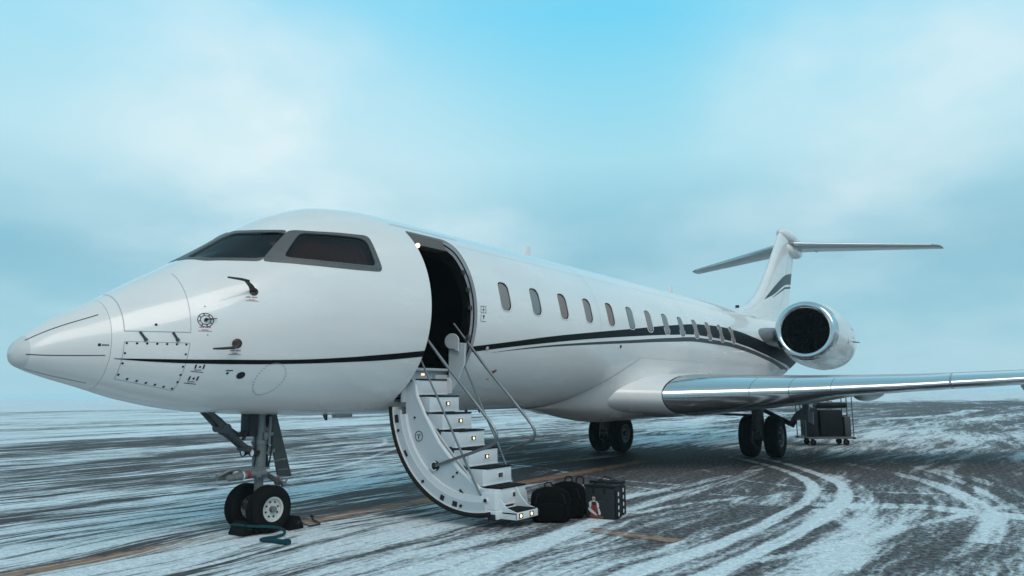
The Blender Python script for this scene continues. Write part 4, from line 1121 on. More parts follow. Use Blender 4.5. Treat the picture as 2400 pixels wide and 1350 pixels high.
def wing_at(y):
    ys = [s[0] for s in WSEC][::-1]
    kl = float(np.interp(y, [-13.7, -9.5, -5.5, -4.3, -3.6, -3.0, -1.75, -1.1], [.8, .65, .55, .62, .95, 1.05, 1.15, 1.12]))     # the underside is flatter outboard of the gear bay
    return [float(np.interp(y, ys, [s[k] for s in WSEC][::-1])) for k in range(1, 5)] + [kl]
for side in (1, -1):        # 1 = port as modelled (negative y), -1 = mirrored
    def mir(P): return [(p[0], p[1] * side, p[2]) for p in P]
    b = MB()
    ysw = list(np.linspace(-1.10, -5.5, 14)) + list(np.linspace(-6, -13.7, 16))
    b.grid([mir(sect(*(lambda a: (a[0], y, a[1], a[2], a[3], a[4]))(wing_at(y)))) for y in ysw], closed_u=False)
    e = mir(sect(*(lambda a: (a[0], -13.7, a[1], a[2], a[3]))(wing_at(-13.7)))); b.add(e, [tuple(range(len(e)))])
    wing = jp(b, 'wing', wing_m, smooth=40)
    if side == 1: wing['label'] = 'port wing with polished slats'
    # leading edge slats, one piece each with a gap between
    cuts = [(-1.64, -3.0), (-3.01, -3.62), (-3.63, -4.28), (-4.29, -6.12), (-6.16, -9.4), (-9.43, -13.5)] if side == 1 else [(-1.64, -6.1), (-6.15, -13.5)]
    for ya, yb in cuts:
        b = MB(); ys_ = np.linspace(ya, yb, 6); rows_ = []
        for y in ys_:
            a = wing_at(y); frac = .105 if y > -6 else .13
            rows_.append(mir(sect(a[0], y, a[1], a[2], a[3], a[4], x1=frac, off=.007)))
        n_ = len(rows_[0])
        b.grid(rows_); b.add(rows_[0], [tuple(range(n_))]); b.add(rows_[-1], [tuple(range(n_))])
        jp(b, 'slat', chrome, wing, smooth=40)
    # flap track fairings
    for y, x0, L_ in ((-4.35, 14.0, 3.6), (-7.3, 15.2, 2.7), (-10.3, 17.3, 2.0)):
        a = wing_at(y); zt_ = a[1] - .017 * a[2] * .8 - .01
        b = MB(); rows_ = []
        for t in np.linspace(0, 1, 15):
            r_ = .155 * math.sin(math.pi * min(1, t**.7))**.6 if 0 < t < 1 else .003
            rows_.append(mir([(x0 + L_ * t, y + .8 * r_ * math.cos(q), zt_ - .02 + 1.05 * r_ * math.sin(q)) for q in np.linspace(0, 2 * math.pi, 14, endpoint=False)]))
        b.grid(rows_, closed_u=True); jp(b, 'flap_track_fairing', wing_m, wing, smooth=60)
    # rubber root seal plate on top of the wing at the slat end
    b = MB(); a = wing_at(-1.64); e = sect(a[0], -1.625, a[1], a[2], a[3], a[4], x1=.14, off=.013); e2 = [(p[0], -1.65, p[2]) for p in e]
    b.grid([mir(e), mir(e2)]); jp(b, 'slat_seal', seal_m, wing, smooth=40)
# white glove that carries the leading edge into the fairing
for side in (1, -1):
    b = MB(); rows_ = []
    for y, xle, z, ch, tc in ((-.7, 9.55, 1.50, 5.0, .13), (-1.1, 9.93, 1.50, 6.0, .125), (-1.4, 10.22, 1.485, 6.5, .122), (-1.635, 10.46, 1.475, 6.80, .1195)):
        rows_.append([(p[0], p[1] * side, p[2]) for p in sect(xle, y, z, ch, tc, 1.13, x1=.35, off=.012)])
    b.grid(rows_); b.add(rows_[-1], [tuple(range(len(rows_[-1])))])
    jp(b, 'wing_glove', paint, smooth=50)

# ------------------------------------------------------------------ engines
EX, EY, EZ = 18.45, -2.36, 3.18
for side in (1, -1):
    y_ = EY * side; EAX = (1, .045 * side, -.05)
    b = MB()
    b.lathe([(.28, .835), (.6, .88), (1.1, .915), (1.8, .92), (2.6, .905), (3.4, .83), (4.2, .68), (4.75, .56), (4.75, .53), (3.6, .50)], (EX, y_, EZ), EAX, 64, cap=False)
    eng = jp(b, 'engine', paint, smooth=50)
    b = MB(); lipp = []
    for t in np.linspace(0, math.pi, 15):   # rounded lip from the inside to the outside
        lipp.append((.20 - .20 * math.sin(t),   .705 - .118 * math.cos(t)))
    lipp = [(.34, .584)] + lipp + [(.285, .838)]
    b.lathe(lipp, (EX, y_, EZ), EAX, 64, cap=False); jp(b, 'intake_lip', chrome, eng, smooth=50)
    b = MB(); b.lathe([(.34, .583), (.5, .590), (.95, .63), (1.6, .64)], (EX, y_, EZ), EAX, 64, cap=False); jp(b, 'intake_duct', duct_m, eng, smooth=50)
    b = MB(); b.lathe([(1.28, .64), (1.285, .001)], (EX, y_, EZ), EAX, 48, cap=False); jp(b, 'fan_shroud', inner_m, eng, smooth=50)
    b = MB()
    for k in range(24):
        a0 = 2 * math.pi * k / 24; rows_ = []
        for t in np.linspace(0, 1, 6):
            r_ = .17 + .45 * t; tw = R(25 + 38 * t); ch = .12
            da = ch * math.sin(tw) / r_ / 1.3; dx = ch * math.cos(tw)
            rows_.append([(EX + 1.05 - dx / 2, y_ + .047 * side + r_ * math.cos(a0 - da / 2), EZ - .052 + r_ * math.sin(a0 - da / 2)), (EX + 1.05 + dx / 2, y_ + .047 * side + r_ * math.cos(a0 + da / 2), EZ - .052 + r_ * math.sin(a0 + da / 2))])
        b.grid(rows_)
    jp(b, 'fan_blades', fan_m, eng, smooth=50)
    b = MB(); b.lathe([(.72, .002), (.76, .05), (.86, .115), (1.0, .17), (1.1, .18)], (EX, y_, EZ), EAX, 32); jp(b, 'spinner', fan_m, eng, smooth=50)
    b = MB(); b.lathe([(4.3, .45), (4.9, .43), (5.15, .34), (5.15, .30), (4.6, .30)], (EX, y_, EZ), EAX, 40); jp(b, 'exhaust_nozzle', ex_m, eng, smooth=50)
    # pylon
    b = MB(); rows_ = []
    for t, yy, xle, ch, zz in ((0, -.85, 17.35, 5.4, 2.96), (.2, -1.22, 17.75, 5.1, 3.0), (.5, -1.42, 18.35, 4.6, 3.05), (1, -1.62, 18.72, 4.2, 3.10)):
        rows_.append([(p[0], p[1] * side, p[2]) for p in sect(xle, yy, zz, ch, .12, inc=.0)])
    b.grid(rows_); jp(b, 'pylon', pylon_m, eng, smooth=50)
    # cowl latch marks and drain
    b = MB()
    def cowl(xa, ang, l_, w_):
        r_ = float(np.interp(xa, [.28, .6, 1.1, 1.8, 2.6], [.835, .88, .915, .92, .905])) + .002; yc, zc_k = y_ + .045 * side * (xa + l_ / 2), EZ - .05 * (xa + l_ / 2)
        c0, c1 = R(ang - w_), R(ang + w_)
        b.add([(EX + xa, yc + side * -r_ * math.cos(c0), zc_k + r_ * math.sin(c0)), (EX + xa + l_, yc + side * -r_ * math.cos(c0), zc_k + r_ * math.sin(c0)), (EX + xa + l_, yc + side * -r_ * math.cos(c1), zc_k + r_ * math.sin(c1)), (EX + xa, yc + side * -r_ * math.cos(c1), zc_k + r_ * math.sin(c1))], [(0, 1, 2, 3)])
    cowl(1.3, -14, .05, 3.5); cowl(1.42, -14, .05, 3.5); cowl(1.25, -8, .12, .5); cowl(1.9, 6, .05, 8); cowl(1.9, 14, .5, .5); cowl(2.0, -2, .3, .5)
    jp(b, 'cowl_marks', grey_paint, eng, smooth=0)
    b = MB(); b.tube([(EX + 2.2, y_ - side * .80, EZ - .25), (EX + 2.3, y_ - side * .95, EZ - .27)], [.02, .012], 8); jp(b, 'drain_mast', grey_paint, eng)

# ------------------------------------------------------------------ tail
FZ = [3.72, 4.05, 4.19, 4.40, 4.68, 5.18, 5.88, 6.5, 7.19, 7.42]
FLE = [19.4, 19.75, 20.5, 21.3, 21.98, 22.78, 23.66, 24.36, 25.10, 25.4]
FTE = [25.6, 25.7, 25.8, 25.95, 26.1, 26.35, 26.72, 27.05, 27.45, 27.6]
def fin_th(x, z):
    le, te = np.interp(z, FZ, FLE), np.interp(z, FZ, FTE)
    u = float(np.clip((x - le) / (te - le), 0, 1)); ch = te - le
    return 5 * (.2969 * math.sqrt(u) - .1260 * u - .3516 * u**2 + .2843 * u**3 - .1036 * u**4) * min(.42, .105 * ch)
b = MB(); rows_ = []
for z in np.concatenate([np.linspace(3.72, 5.2, 18), np.linspace(5.3, 7.42, 16)]):
    le, te = np.interp(z, FZ, FLE), np.interp(z, FZ, FTE)
    xs_ = le + (te - le) * AFX
    L_ = [(x, -fin_th(x, z), z) for x in xs_]; Rr = [(x, fin_th(x, z), z) for x in xs_[::-1]][1:]
    rows_.append(L_ + Rr)
b.grid(rows_); fin = jp(b, 'tail_fin', paint, smooth=50)
def fin_patch(name, top, bot, m):
    b = MB(); n = 24
    tx = np.linspace(0, 1, n)
    T = np.array([[np.interp(t, np.linspace(0, 1, len(top)), [p[k] for p in top]) for k in (0, 1)] for t in tx])
    B = np.array([[np.interp(t, np.linspace(0, 1, len(bot)), [p[k] for p in bot]) for k in (0, 1)] for t in tx])
    for side in (-1, 1):
        rows_ = []
        for k in range(6):
            Q = B + (T - B) * k / 5
            rows_.append([(q[0], side * (fin_th(q[0], q[1]) + .005), q[1]) for q in Q])
        b.grid(rows_)
    jp(b, name, m, fin, smooth=60, recalc=False)
fin_patch('fin_stripe', [(22.40, 4.60), (23.0, 4.88), (23.6, 5.14), (24.3, 5.42), (24.95, 5.66), (25.55, 5.82), (26.66, 6.0)], [(22.40, 4.59), (23.0, 4.74), (23.7, 4.93), (24.4, 5.16), (25.0, 5.34), (25.5, 5.44), (26.45, 5.55)], mat('fin_grey', (0.045, 0.05, 0.056), .4, spec=.2))
fin_patch('fin_stripe', [(23.3, 4.75), (24.3, 5.06), (25.2, 5.31), (26.42, 5.475)], [(23.3, 4.735), (24.35, 5.02), (25.2, 5.24), (26.38, 5.39)], grey_paint)
b = MB()
for side in (-1, 1):
    P = [(float(np.interp(z, FZ, FLE)) * .38 + float(np.interp(z, FZ, FTE)) * .62, z) for z in np.linspace(4.5, 6.9, 14)]
    b.grid([[(p[0], side * (fin_th(*p) + .004), p[1]) for p in P], [(p[0] + .02, side * (fin_th(*p) + .004), p[1]) for p in P]])
jp(b, 'rudder_seam', line_m, fin, smooth=60, recalc=False)
b = MB(); b.box(20.10, 20.16, -.06, .06, 3.98, 4.20, bev=.025); jp(b, 'fin_intake', dark_m, fin)
b = MB(); prof_ = [(.0, .004), (.06, .09), (.22, .17), (.6, .235), (1.2, .255), (1.9, .22), (2.6, .13), (3.0, .02)]
b.lathe([(d_, r_) for d_, r_ in prof_], (25.35, 0, 7.43), (1, 0, -.02), 24); 
bul = jp(b, 'tail_bullet', paint, smooth=60)
b = MB(); b.lathe([(.0, .004), (.1, .13), (.5, .23), (1.1, .27), (1.7, .25), (2.2, .17), (2.5, .02)], (25.75, 0, 6.93), (1, 0, 0.0), 24); jp(b, 'tail_fairing', paint, smooth=60)
for side in (1, -1):
    b = MB(); rows_ = []
    for y, xle, z, ch, tc in ((-.05, 26.0, 7.09, 2.4, .095), (-.5, 26.28, 7.08, 2.25, .095), (-2.5, 27.5, 6.995, 1.65, .09), (-4.6, 28.72, 6.905, 1.1, .085), (-4.85, 28.98, 6.89, .9, .075), (-4.91, 29.35, 6.885, .5, .06)):
        rows_.append([(p[0], p[1] * side, p[2]) for p in sect(xle, y, z, ch, tc, inc=0.0)])
    b.grid(rows_); b.add(rows_[-1], [tuple(range(len(rows_[-1])))])
    st_ = jp(b, 'tailplane', wing_m, smooth=50)
    b = MB(); rows_ = []
    for y, xle, z, ch, tc in ((-.3, 26.165, 7.085, 2.31, .095), (-2.5, 27.5, 6.995, 1.65, .09), (-4.6, 28.72, 6.905, 1.1, .085)):
        rows_.append([(p[0], p[1] * side, p[2]) for p in sect(xle, y, z, ch, tc, inc=0, x1=.07, off=.006)])
    b.grid(rows_); jp(b, 'tailplane_edge', chrome, st_, smooth=50)
    b = MB()
    for y, x_ in ((-3.55, 29.05), (-.62, 28.3)):
        b.box(x_ - .1, x_ + .12, y * side - .03, y * side + .03, 6.85 + (y + 4.9) * .04, 6.94 + (y + 4.9) * .04, bev=.01)
    jp(b, 'hinge_fairing', paint, st_)

# ------------------------------------------------------------------ landing gear
def wheel(parent, c, r_, w_, rim_r, out, rm, hub):
    """tyre and rim on a lateral axle; out = +1/-1 direction of the outer face"""
    cx, cy, cz = c
    b = MB(); hw = w_ / 2
    pr = [(-hw * .82, rim_r), (-hw * .97, rim_r * 1.08), (-hw, (rim_r + r_) / 2), (-hw * .9, r_ * .93), (-hw * .68, r_ * .99)]
    gv = []
    for q in (-.45, -.15, .15, .45):
        gv += [(hw * q - .010, r_), (hw * q - .006, r_ - .010), (hw * q + .006, r_ - .010), (hw * q + .010, r_)]
    pr2 = pr + gv + [(-p[0], p[1]) for p in pr[::-1]]
    b.lathe(pr2, c, (0, 1, 0), 56, cap=False); jp(b, 'tyre', rubber, parent, smooth=50)
    b = MB(); o_ = out
    P = [(-hw * .8, rim_r * .98), (hw * .70, rim_r * .98), (hw * .84, rim_r * 1.03), (hw * .90, rim_r * 1.0), (hw * .84, rim_r * .88), (hw * .58, rim_r * .80), (hw * .52, rim_r * .70), (hw * .60, rim_r * .42), (hw * .60, hub * 1.1)]
    b.lathe([(p[0] * o_, p[1]) for p in P] + [(hw * .60 * o_, .001)], c, (0, 1, 0), 48, cap=False)
    rim = jp(b, 'rim', rm, parent, smooth=35)
    b = MB(); b.lathe([(hw * .5 * o_, hub), (hw * .95 * o_, hub * .95), (hw * 1.0 * o_, hub * .7), (hw * .8 * o_, hub * .6), (hw * .82 * o_, .001)], c, (0, 1, 0), 24, cap=False); jp(b, 'hub_cap', darkmetal, parent)
    b = MB()
    for k in range(8):
        a = 2 * math.pi * k / 8 + .3
        b.lathe([(hw * .50 * o_, rim_r * .085), (hw * .64 * o_, rim_r * .085), (hw * .66 * o_, rim_r * .04)], (cx + rim_r * .62 * math.cos(a), cy, cz + rim_r * .62 * math.sin(a)), (0, 1, 0), 8)
    jp(b, 'wheel_bolts', dark_m, parent)

# nose gear: main leg
NX = 2.7144
b = MB()
b.tube([(NX, 0, .22), (NX, 0, .66)], .052, 20); b.tube([(NX - .005, 0, .60), (NX - .01, 0, 1.0)], .078, 22); b.tube([(NX - .01, 0, .98), (NX - .02, 0, 1.45)], .07, 20)
b.lathe([(0, .095), (.03, .098), (.06, .095)], (NX, 0, .60), (0, 0, 1), 22); b.lathe([(0, .088), (.03, .092), (.05, .088)], (NX - .01, 0, .98), (0, 0, 1), 22)
b.tube([(NX, -.30, .265), (NX, .30, .265)], .035, 14)
ng = jp(b, 'nose_gear', midmetal); ng['label'] = 'twin wheel nose leg with red towing fittings'
wheel(ng, (NX, -.2, .2645), .2645, .185, .136, -1, rim_m, .036)
wheel(ng, (NX, .2, .2645), .2645, .185, .136, 1, rim_m, .036)
b = MB()
for y_ in (-.07, .07):
    b.tube([(1.96, y_, 1.40), (2.12, y_, 1.27), (2.25, y_ * .9, 1.15), (2.29, y_ * .85, 1.12), (2.45, y_ * .7, .99), (2.66, y_ * .6, .87)], [.02, .036, .045, .030, .028, .03], 10)
b.tube([(2.20, -.11, 1.19), (2.20, .11, 1.19)], .05, 12); b.tube([(2.50, -.09, .95), (2.50, .09, .95)], .035, 12)
jp(b, 'drag_brace', darkmetal, ng)
b = MB(); b.tube([(2.28, 0, 1.18), (2.40, 0, 1.10), (2.5, 0, 1.12), (2.56, 0, 1.2), (2.58, 0, 1.34)], [.03, .035, .03, .025, .025], 10); b.tube([(2.45, -.04, 1.05), (2.60, -.04, 1.30)], .02, 8); b.box(2.50, 2.62, -.09, .09, 1.08, 1.36, bev=.02)
jp(b, 'lock_link', blackmetal, ng)
b = MB()
for k in range(7):
    y0 = -.1 + .033 * k
    b.tube([(NX + .07 + .02 * math.sin(k), y0 * .8, 1.35), (NX + .09, y0, 1.12), (NX + .075 + .03 * math.cos(k * 2), y0 * .8, .92), (NX + .09, y0 * .5, .72)], .009, 6)
b.tube([(NX - .08, -.05, 1.3), (NX - .11, -.06, 1.1), (NX - .09, -.05, .85), (NX - .1, -.03, .7)], .008, 6)
jp(b, 'brake_hoses', blackmetal, ng)
b = MB(); b.box(NX + .055, NX + .12, -.06, .06, .86, .96, bev=.012); b.box(NX - .02, NX + .08, -.10, -.065, 1.04, 1.12, bev=.01); b.tube([(NX + .06, -.10, 1.30), (NX + .05, -.10, .98)], .018, 8); b.lathe([(0, .022), (.015, .022), (.02, .01)], (NX + .07, -.11, 1.10), (0, -1, 0), 10)
jp(b, 'steering_valve', midmetal, ng)
for y_ in (-.085, .085):
    b = MB(); b.lathe([(0, .005), (.01, .03), (.05, .048), (.075, .052), (.078, .047)], (NX - .10, y_, .90), (-1, 0, .02), 22, cap=False)
    b.tube([(NX - .07, y_, .90), (NX - .12, y_, .90)], .02, 8)
    l_ = jp(b, 'taxi_light', blackmetal, ng)
    b = MB(); b.lathe([(.064, .047), (.070, .032), (.075, .001)], (NX - .10, y_, .90), (-1, 0, .02), 20, cap=False); jp(b, 'taxi_lens', lens_glint, ng)
b = MB()
for y_ in (-.10, .10):
    b.tube([(NX, y_, .665), (2.52, y_, .665), (2.40, y_, .655), (2.30, y_, .645)], [.045, .045, .05, .04], 14)
    b.lathe([(0, .032), (.05, .038), (.08, .03), (.085, .01)], (2.31, y_, .645), (-1, 0, -.05), 14)
b.tube([(NX - .02, -.02, .73), (2.45, -.02, .725), (2.34, .02, .715), (2.22, .06, .66)], [.02, .024, .022, .016], 8)
b.box(2.40, NX + .06, -.12, .12, .70, .725, bev=.008); b.box(2.58, 2.64, -.15, .15, .62, .70, bev=.01)
jp(b, 'steering_actuator', midmetal, ng)
b = MB(); b.lathe([(0, .0475), (.055, .0475)], (2.45, -.10, .66), (1, 0, .02), 16); jp(b, 'red_band', wheel_red, ng)
b = MB(); b.lathe([(0, .052), (.016, .052)], (2.405, -.10, .655), (1, 0, .02), 16); b.box(2.38, 2.42, -.05, .03, .665, .705, bev=.006); jp(b, 'white_band', pr_white, ng)
b = MB()
b.tube([(NX + .05, -.045, .665), (NX + .16, -.05, .60), (NX + .30, -.06, .515)], [.03, .026, .022], 8, flat=.6); b.tube([(NX + .05, .045, .665), (NX + .16, .05, .60), (NX + .30, .06, .515)], [.03, .026, .022], 8, flat=.6)
b.tube([(NX + .30, -.08, .515), (NX + .30, .08, .515)], .025, 10); b.tube([(NX + .30, 0, .51), (NX + .16, 0, .40), (NX + .04, 0, .36)], [.03, .03, .03], 8, flat=.5); b.box(NX + .30, NX + .40, -.07, -.02, .47, .50, bev=.008); b.tube([(NX + .32, -.06, .50), (NX + .36, -.06, .56)], .012, 6)
jp(b, 'torque_link', midmetal, ng)
b = MB(); b.box(NX + .20, NX + .235, -.08, -.045, .55, .59, bev=.006); jp(b, 'red_tag', wheel_red, ng)
# nose gear doors: the aft blade hangs behind the leg
b = MB()
dp_ = [(2.755, 1.40), (2.90, 1.40), (3.175, .575), (2.97, .60)]
b.prism([(x, z) for x, z in dp_], 'y', -.02, .008)
nd_ = jp(b, 'gear_door', darkmetal, ng, smooth=0, bevel=.006)
b = MB(); b.tube([(NX + .05, 0, .76), (2.85, -.01, .775), (3.06, -.015, .79)], .010, 8); b.box(3.0, 3.07, -.035, -.018, .78, .80, bev=.003); b.box(2.97, 3.11, -.026, -.018, .665, .675); b.box(2.86, 2.90, -.04, -.015, .88, .92, bev=.004); jp(b, 'door_rod', midmetal, ng)

# main gear
for side in (1, -1):
    b = MB(); gy = -2.01 * side; GX_ = 15.344
    b.tube([(15.02, gy, 1.5), (15.0, gy, .78)], [.125, .12], 20)
    b.tube([(15.0, gy, .80), (14.99, gy, .62)], [.105, .13], 18)
    b.tube([(15.0, gy - .12, .52), (15.0, gy - .12, .66), (15.0, gy - .07, .78)], [.06, .055, .05], 10); b.tube([(15.0, gy + .12, .52), (15.0, gy + .12, .66), (15.0, gy + .07, .78)], [.06, .055, .05], 10)
    b.tube([(14.98, gy - .15, .50), (14.98, gy + .15, .50)], .07, 14)
    b.tube([(14.98, gy, .50), (15.2, gy, .47), (GX_, gy, .4725)], [.09, .10, .09], 14)
    b.tube([(GX_, gy - .45, .4725), (GX_, gy + .45, .4725)], .05, 14)
    b.tube([(15.28, gy, .62), (15.24, gy, 1.2)], .075, 16)
    mg = jp(b, 'main_gear', darkmetal)
    for k in (-1, 1):
        wheel(mg, (GX_, gy + .292 * k, .4825), .4825, .325, .235, k, rim_dark if side == 1 else rim_dark, .075)
    b = MB(); b.lathe([(0, .05), (.03, .05), (.04, .03)], (14.95, gy, .64), (-1, 0, 0), 14); b.tube([(14.93, gy - .08, .72), (14.9, gy - .1, .55), (14.96, gy - .14, .36), (15.1, gy - .13, .3)], .012, 6); b.tube([(14.93, gy + .08, .72), (14.9, gy + .1, .55), (14.96, gy + .14, .36), (15.1, gy + .13, .3)], .012, 6)
    jp(b, 'brake_hoses', midmetal, mg)
    b = MB(); b.tube([(15.0, gy + .05 * side, .98), (14.6, gy + .75 * side, 1.02), (14.4, gy + 1.0 * side, 1.05)], [.03, .026, .03], 10); jp(b, 'side_brace', blackmetal, mg)
    b = MB(); b.tube([(15.55, -1.86 * side, 1.16), (16.0, -2.50 * side, .76)], [.07, .075], 12, flat=.7); b.tube([(15.9, -2.36 * side, .82), (16.0, -2.56 * side, .72), (16.02, -2.62 * side, .84)], [.05, .06, .04], 8); jp(b, 'door_arm', blackmetal, mg)
    pg = [(-2.50, .84), (-2.58, .97), (-2.66, 1.05), (-2.78, 1.10), (-2.91, 1.11), (-2.915, .81), (-2.78, .86), (-2.66, .85), (-2.54, .70)]
    b = MB(); b.prism([(p[0] * side, p[1]) for p in pg], 'x', 15.98, 16.02);     b.box(15.95, 16.05, min(-2.8 * side, -2.95 * side), max(-2.8 * side, -2.95 * side), 1.08, 1.5)
    gd_ = jp(b, 'gear_door', midmetal, mg, smooth=0, bevel=.006)
    b = MB(); b.prism([(-2.912 * side, 1.10), (-3.035 * side, 1.03), (-3.03 * side, .745), (-2.912 * side, .815)], 'x', 15.97, 16.03); jp(b, 'gear_door', jamb_m, mg, smooth=0, bevel=.006)

# ------------------------------------------------------------------ chocks with ropes
def chock(loc, rz, label, hl):
    t = empty('wheel_chock', loc, rz)
    tag(t, label, 'wheel chock', 'chocks at the nose wheels')
    b = MB(); b.prism([(-.10, 0.0), (.11, 0.0), (.115, .02), (.055, .145), (.0, .155), (-.075, .02)], 'y', -hl, hl)
    b.build('chock_body', rubber, t, smooth=0, bevel=.012)
    for y_ in (-hl, hl):
        b = MB(); b.lathe([(0, .02), (.036, .02)], (.02, y_ - .018, .08), (0, 1, 0), 10); b.build('rope_eye', blackmetal, t)
    b = MB()
    return t
c1 = chock((3.02, 0.0, 0.0), 0, 'black rubber chock behind the nose wheels with a flat strap trailing on the taxi line', .31)
b = MB()   # flat strap from the aft chock, curling up at its end
pts = [(.11, -.28, .06), (.20, -.30, .012), (.34, -.30, .010), (.44, -.18, .012), (.50, -.02, .02), (.50, .02, .06), (.46, -.06, .075)]
for i in range(len(pts) - 1): pass
b.tube(pts, [.03, .028, .028, .028, .028, .028, .024], 8, flat=.22)
b.build('chock_strap', yellowish, c1)
c2 = chock((2.50, -.05, 0.0), math.pi, 'black rubber chock in front of the nose wheels with a teal rope handle', .13)
b = MB()
loop_w = [(2.44, .10, .10), (2.42, -.05, .115), (2.46, -.20, .11), (2.58, -.33, .10), (2.66, -.44, .085), (2.68, -.52, .06), (2.62, -.58, .03), (2.50, -.57, .02), (2.40, -.55, .022), (2.34, -.57, .02), (2.32, -.64, .022), (2.36, -.74, .024), (2.36, -.86, .024), (2.37, -.95, .024)]
k = np.arange(len(loop_w)); tt = np.linspace(0, len(loop_w) - 1, 60); LW = np.array(loop_w)
sm = np.stack([pchip(k, LW[:, i], tt) for i in range(3)], -1)
rad = [.016 if t < 10 else .016 + .011 * min(1, (t - 10)) for t in tt]
loc_pts = [(-(p[0] - 2.50), -(p[1] + .05), p[2]) for p in sm]
b.tube(loc_pts, rad, 10)
b.tube([(-(2.37 - 2.50), .88, .026), (-(2.375 - 2.50), .935, .026)], .036, 10)
b.build('rope_handle', rope_m, c2)

# ------------------------------------------------------------------ bags beside the stairs
def soft_box(b, x0, x1, y0, y1, z0, z1, bulge=.03, rad=.07, top_round=.10, mi=0, n=14, seed=0):
    """puffy upright bag body: rounded box with slight sag"""
    rng = random.Random(seed)
    cx, cy = (x0 + x1) / 2, (y0 + y1) / 2; hx, hy = (x1 - x0) / 2, (y1 - y0) / 2
    rows_ = []
    for t in np.linspace(0, 1, n):
        z = z0 + (z1 - z0) * t
        k = 1 + bulge * math.sin(math.pi * t) / max(hx, hy) * .5
        if t > 1 - top_round: k *= math.sqrt(max(.02, 1 - ((t - 1 + top_round) / top_round)**2 * .9))
        if t < .06: k *= .93 + .07 * t / .06
        row = []
        for j in range(28):
            a = 2 * math.pi * j / 28; p_ = 4.5
            c_, s_ = math.cos(a), math.sin(a); d_ = (abs(c_)**p_ + abs(s_)**p_)**(-1 / p_)
            w_ = 1 + rng.uniform(-.012, .012)
            row.append((cx + hx * k * d_ * c_ * w_, cy + hy * k * d_ * s_ * w_, z))
        rows_.append(row)
    b.grid(rows_, closed_u=True, mi=mi); b.add(rows_[0], [tuple(range(28))], mi); b.add(rows_[-1], [tuple(range(28))], mi)
def backpack(loc, rz, label, w, d, h, handles, seed):
    t = empty('backpack', loc, rz); tag(t, label, 'backpack', 'bags by the foot of the airstair')
    b = MB(); soft_box(b, -d / 2, d / 2, -w / 2, w / 2, 0, h, .05, .07, .22, seed=seed); b.build('bag_body', fabric, t, smooth=50)
    b = MB(); soft_box(b, -d / 2 - .07, -d / 2 + .02, -w * .36, w * .36, .03, h * .58, .03, .05, .2, seed=seed + 1); b.build('front_pocket', fabric, t, smooth=50)
    for sg in (-1, 1):
        b = MB(); soft_box(b, -d * .25, d * .3, sg * (w / 2 + .015) - .03, sg * (w / 2 + .015) + .03, .04, h * .42, .02, .03, .2, seed=seed + 3); b.build('side_pocket', fabric, t, smooth=50)
    for hy, hh in handles:
        b = MB(); b.tube([(0, hy - .045, h - .03), (0, hy - .045, h + hh * .6), (0, hy - .02, h + hh), (0, hy + .02, h + hh), (0, hy + .045, h + hh * .6), (0, hy + .045, h - .03)], .011, 8); b.build('top_handle', strapm, t)
    b = MB(); b.tube([(-d / 2 - .005, -w * .42, h * .55), (-d / 2 - .004, -w * .36, h * .80), (-d / 2 + .03, 0, h * .90), (-d / 2 - .004, w * .36, h * .80), (-d / 2 - .005, w * .42, h * .55)], .006, 6); b.build('zip', strapm, t)
    for sg in (-1, 1):
        b = MB(); b.tube([(d / 2 - .02, sg * w * .2, h * .92), (d / 2 + .05, sg * w * .24, h * .7), (d / 2 + .05, sg * w * .3, h * .35), (d / 2, sg * w * .38, h * .1)], .022, 8, flat=.4); b.build('shoulder_strap', strapm, t)
    return t
VIEW = math.atan2(-7.57 + 2.6, -2.95 - 5.1)      # direction back towards the photographer
backpack((5.05, -2.525, 0), R(32), 'plump black backpack standing right at the bottom step', .43, .24, .405, [(.02, .05)], 11)
backpack((5.42, -2.545, 0), R(24), 'taller black backpack with two raised loops between the plump one and the cooler bag', .40, .22, .435, [(-.02, .06), (-.16, .06)], 23)
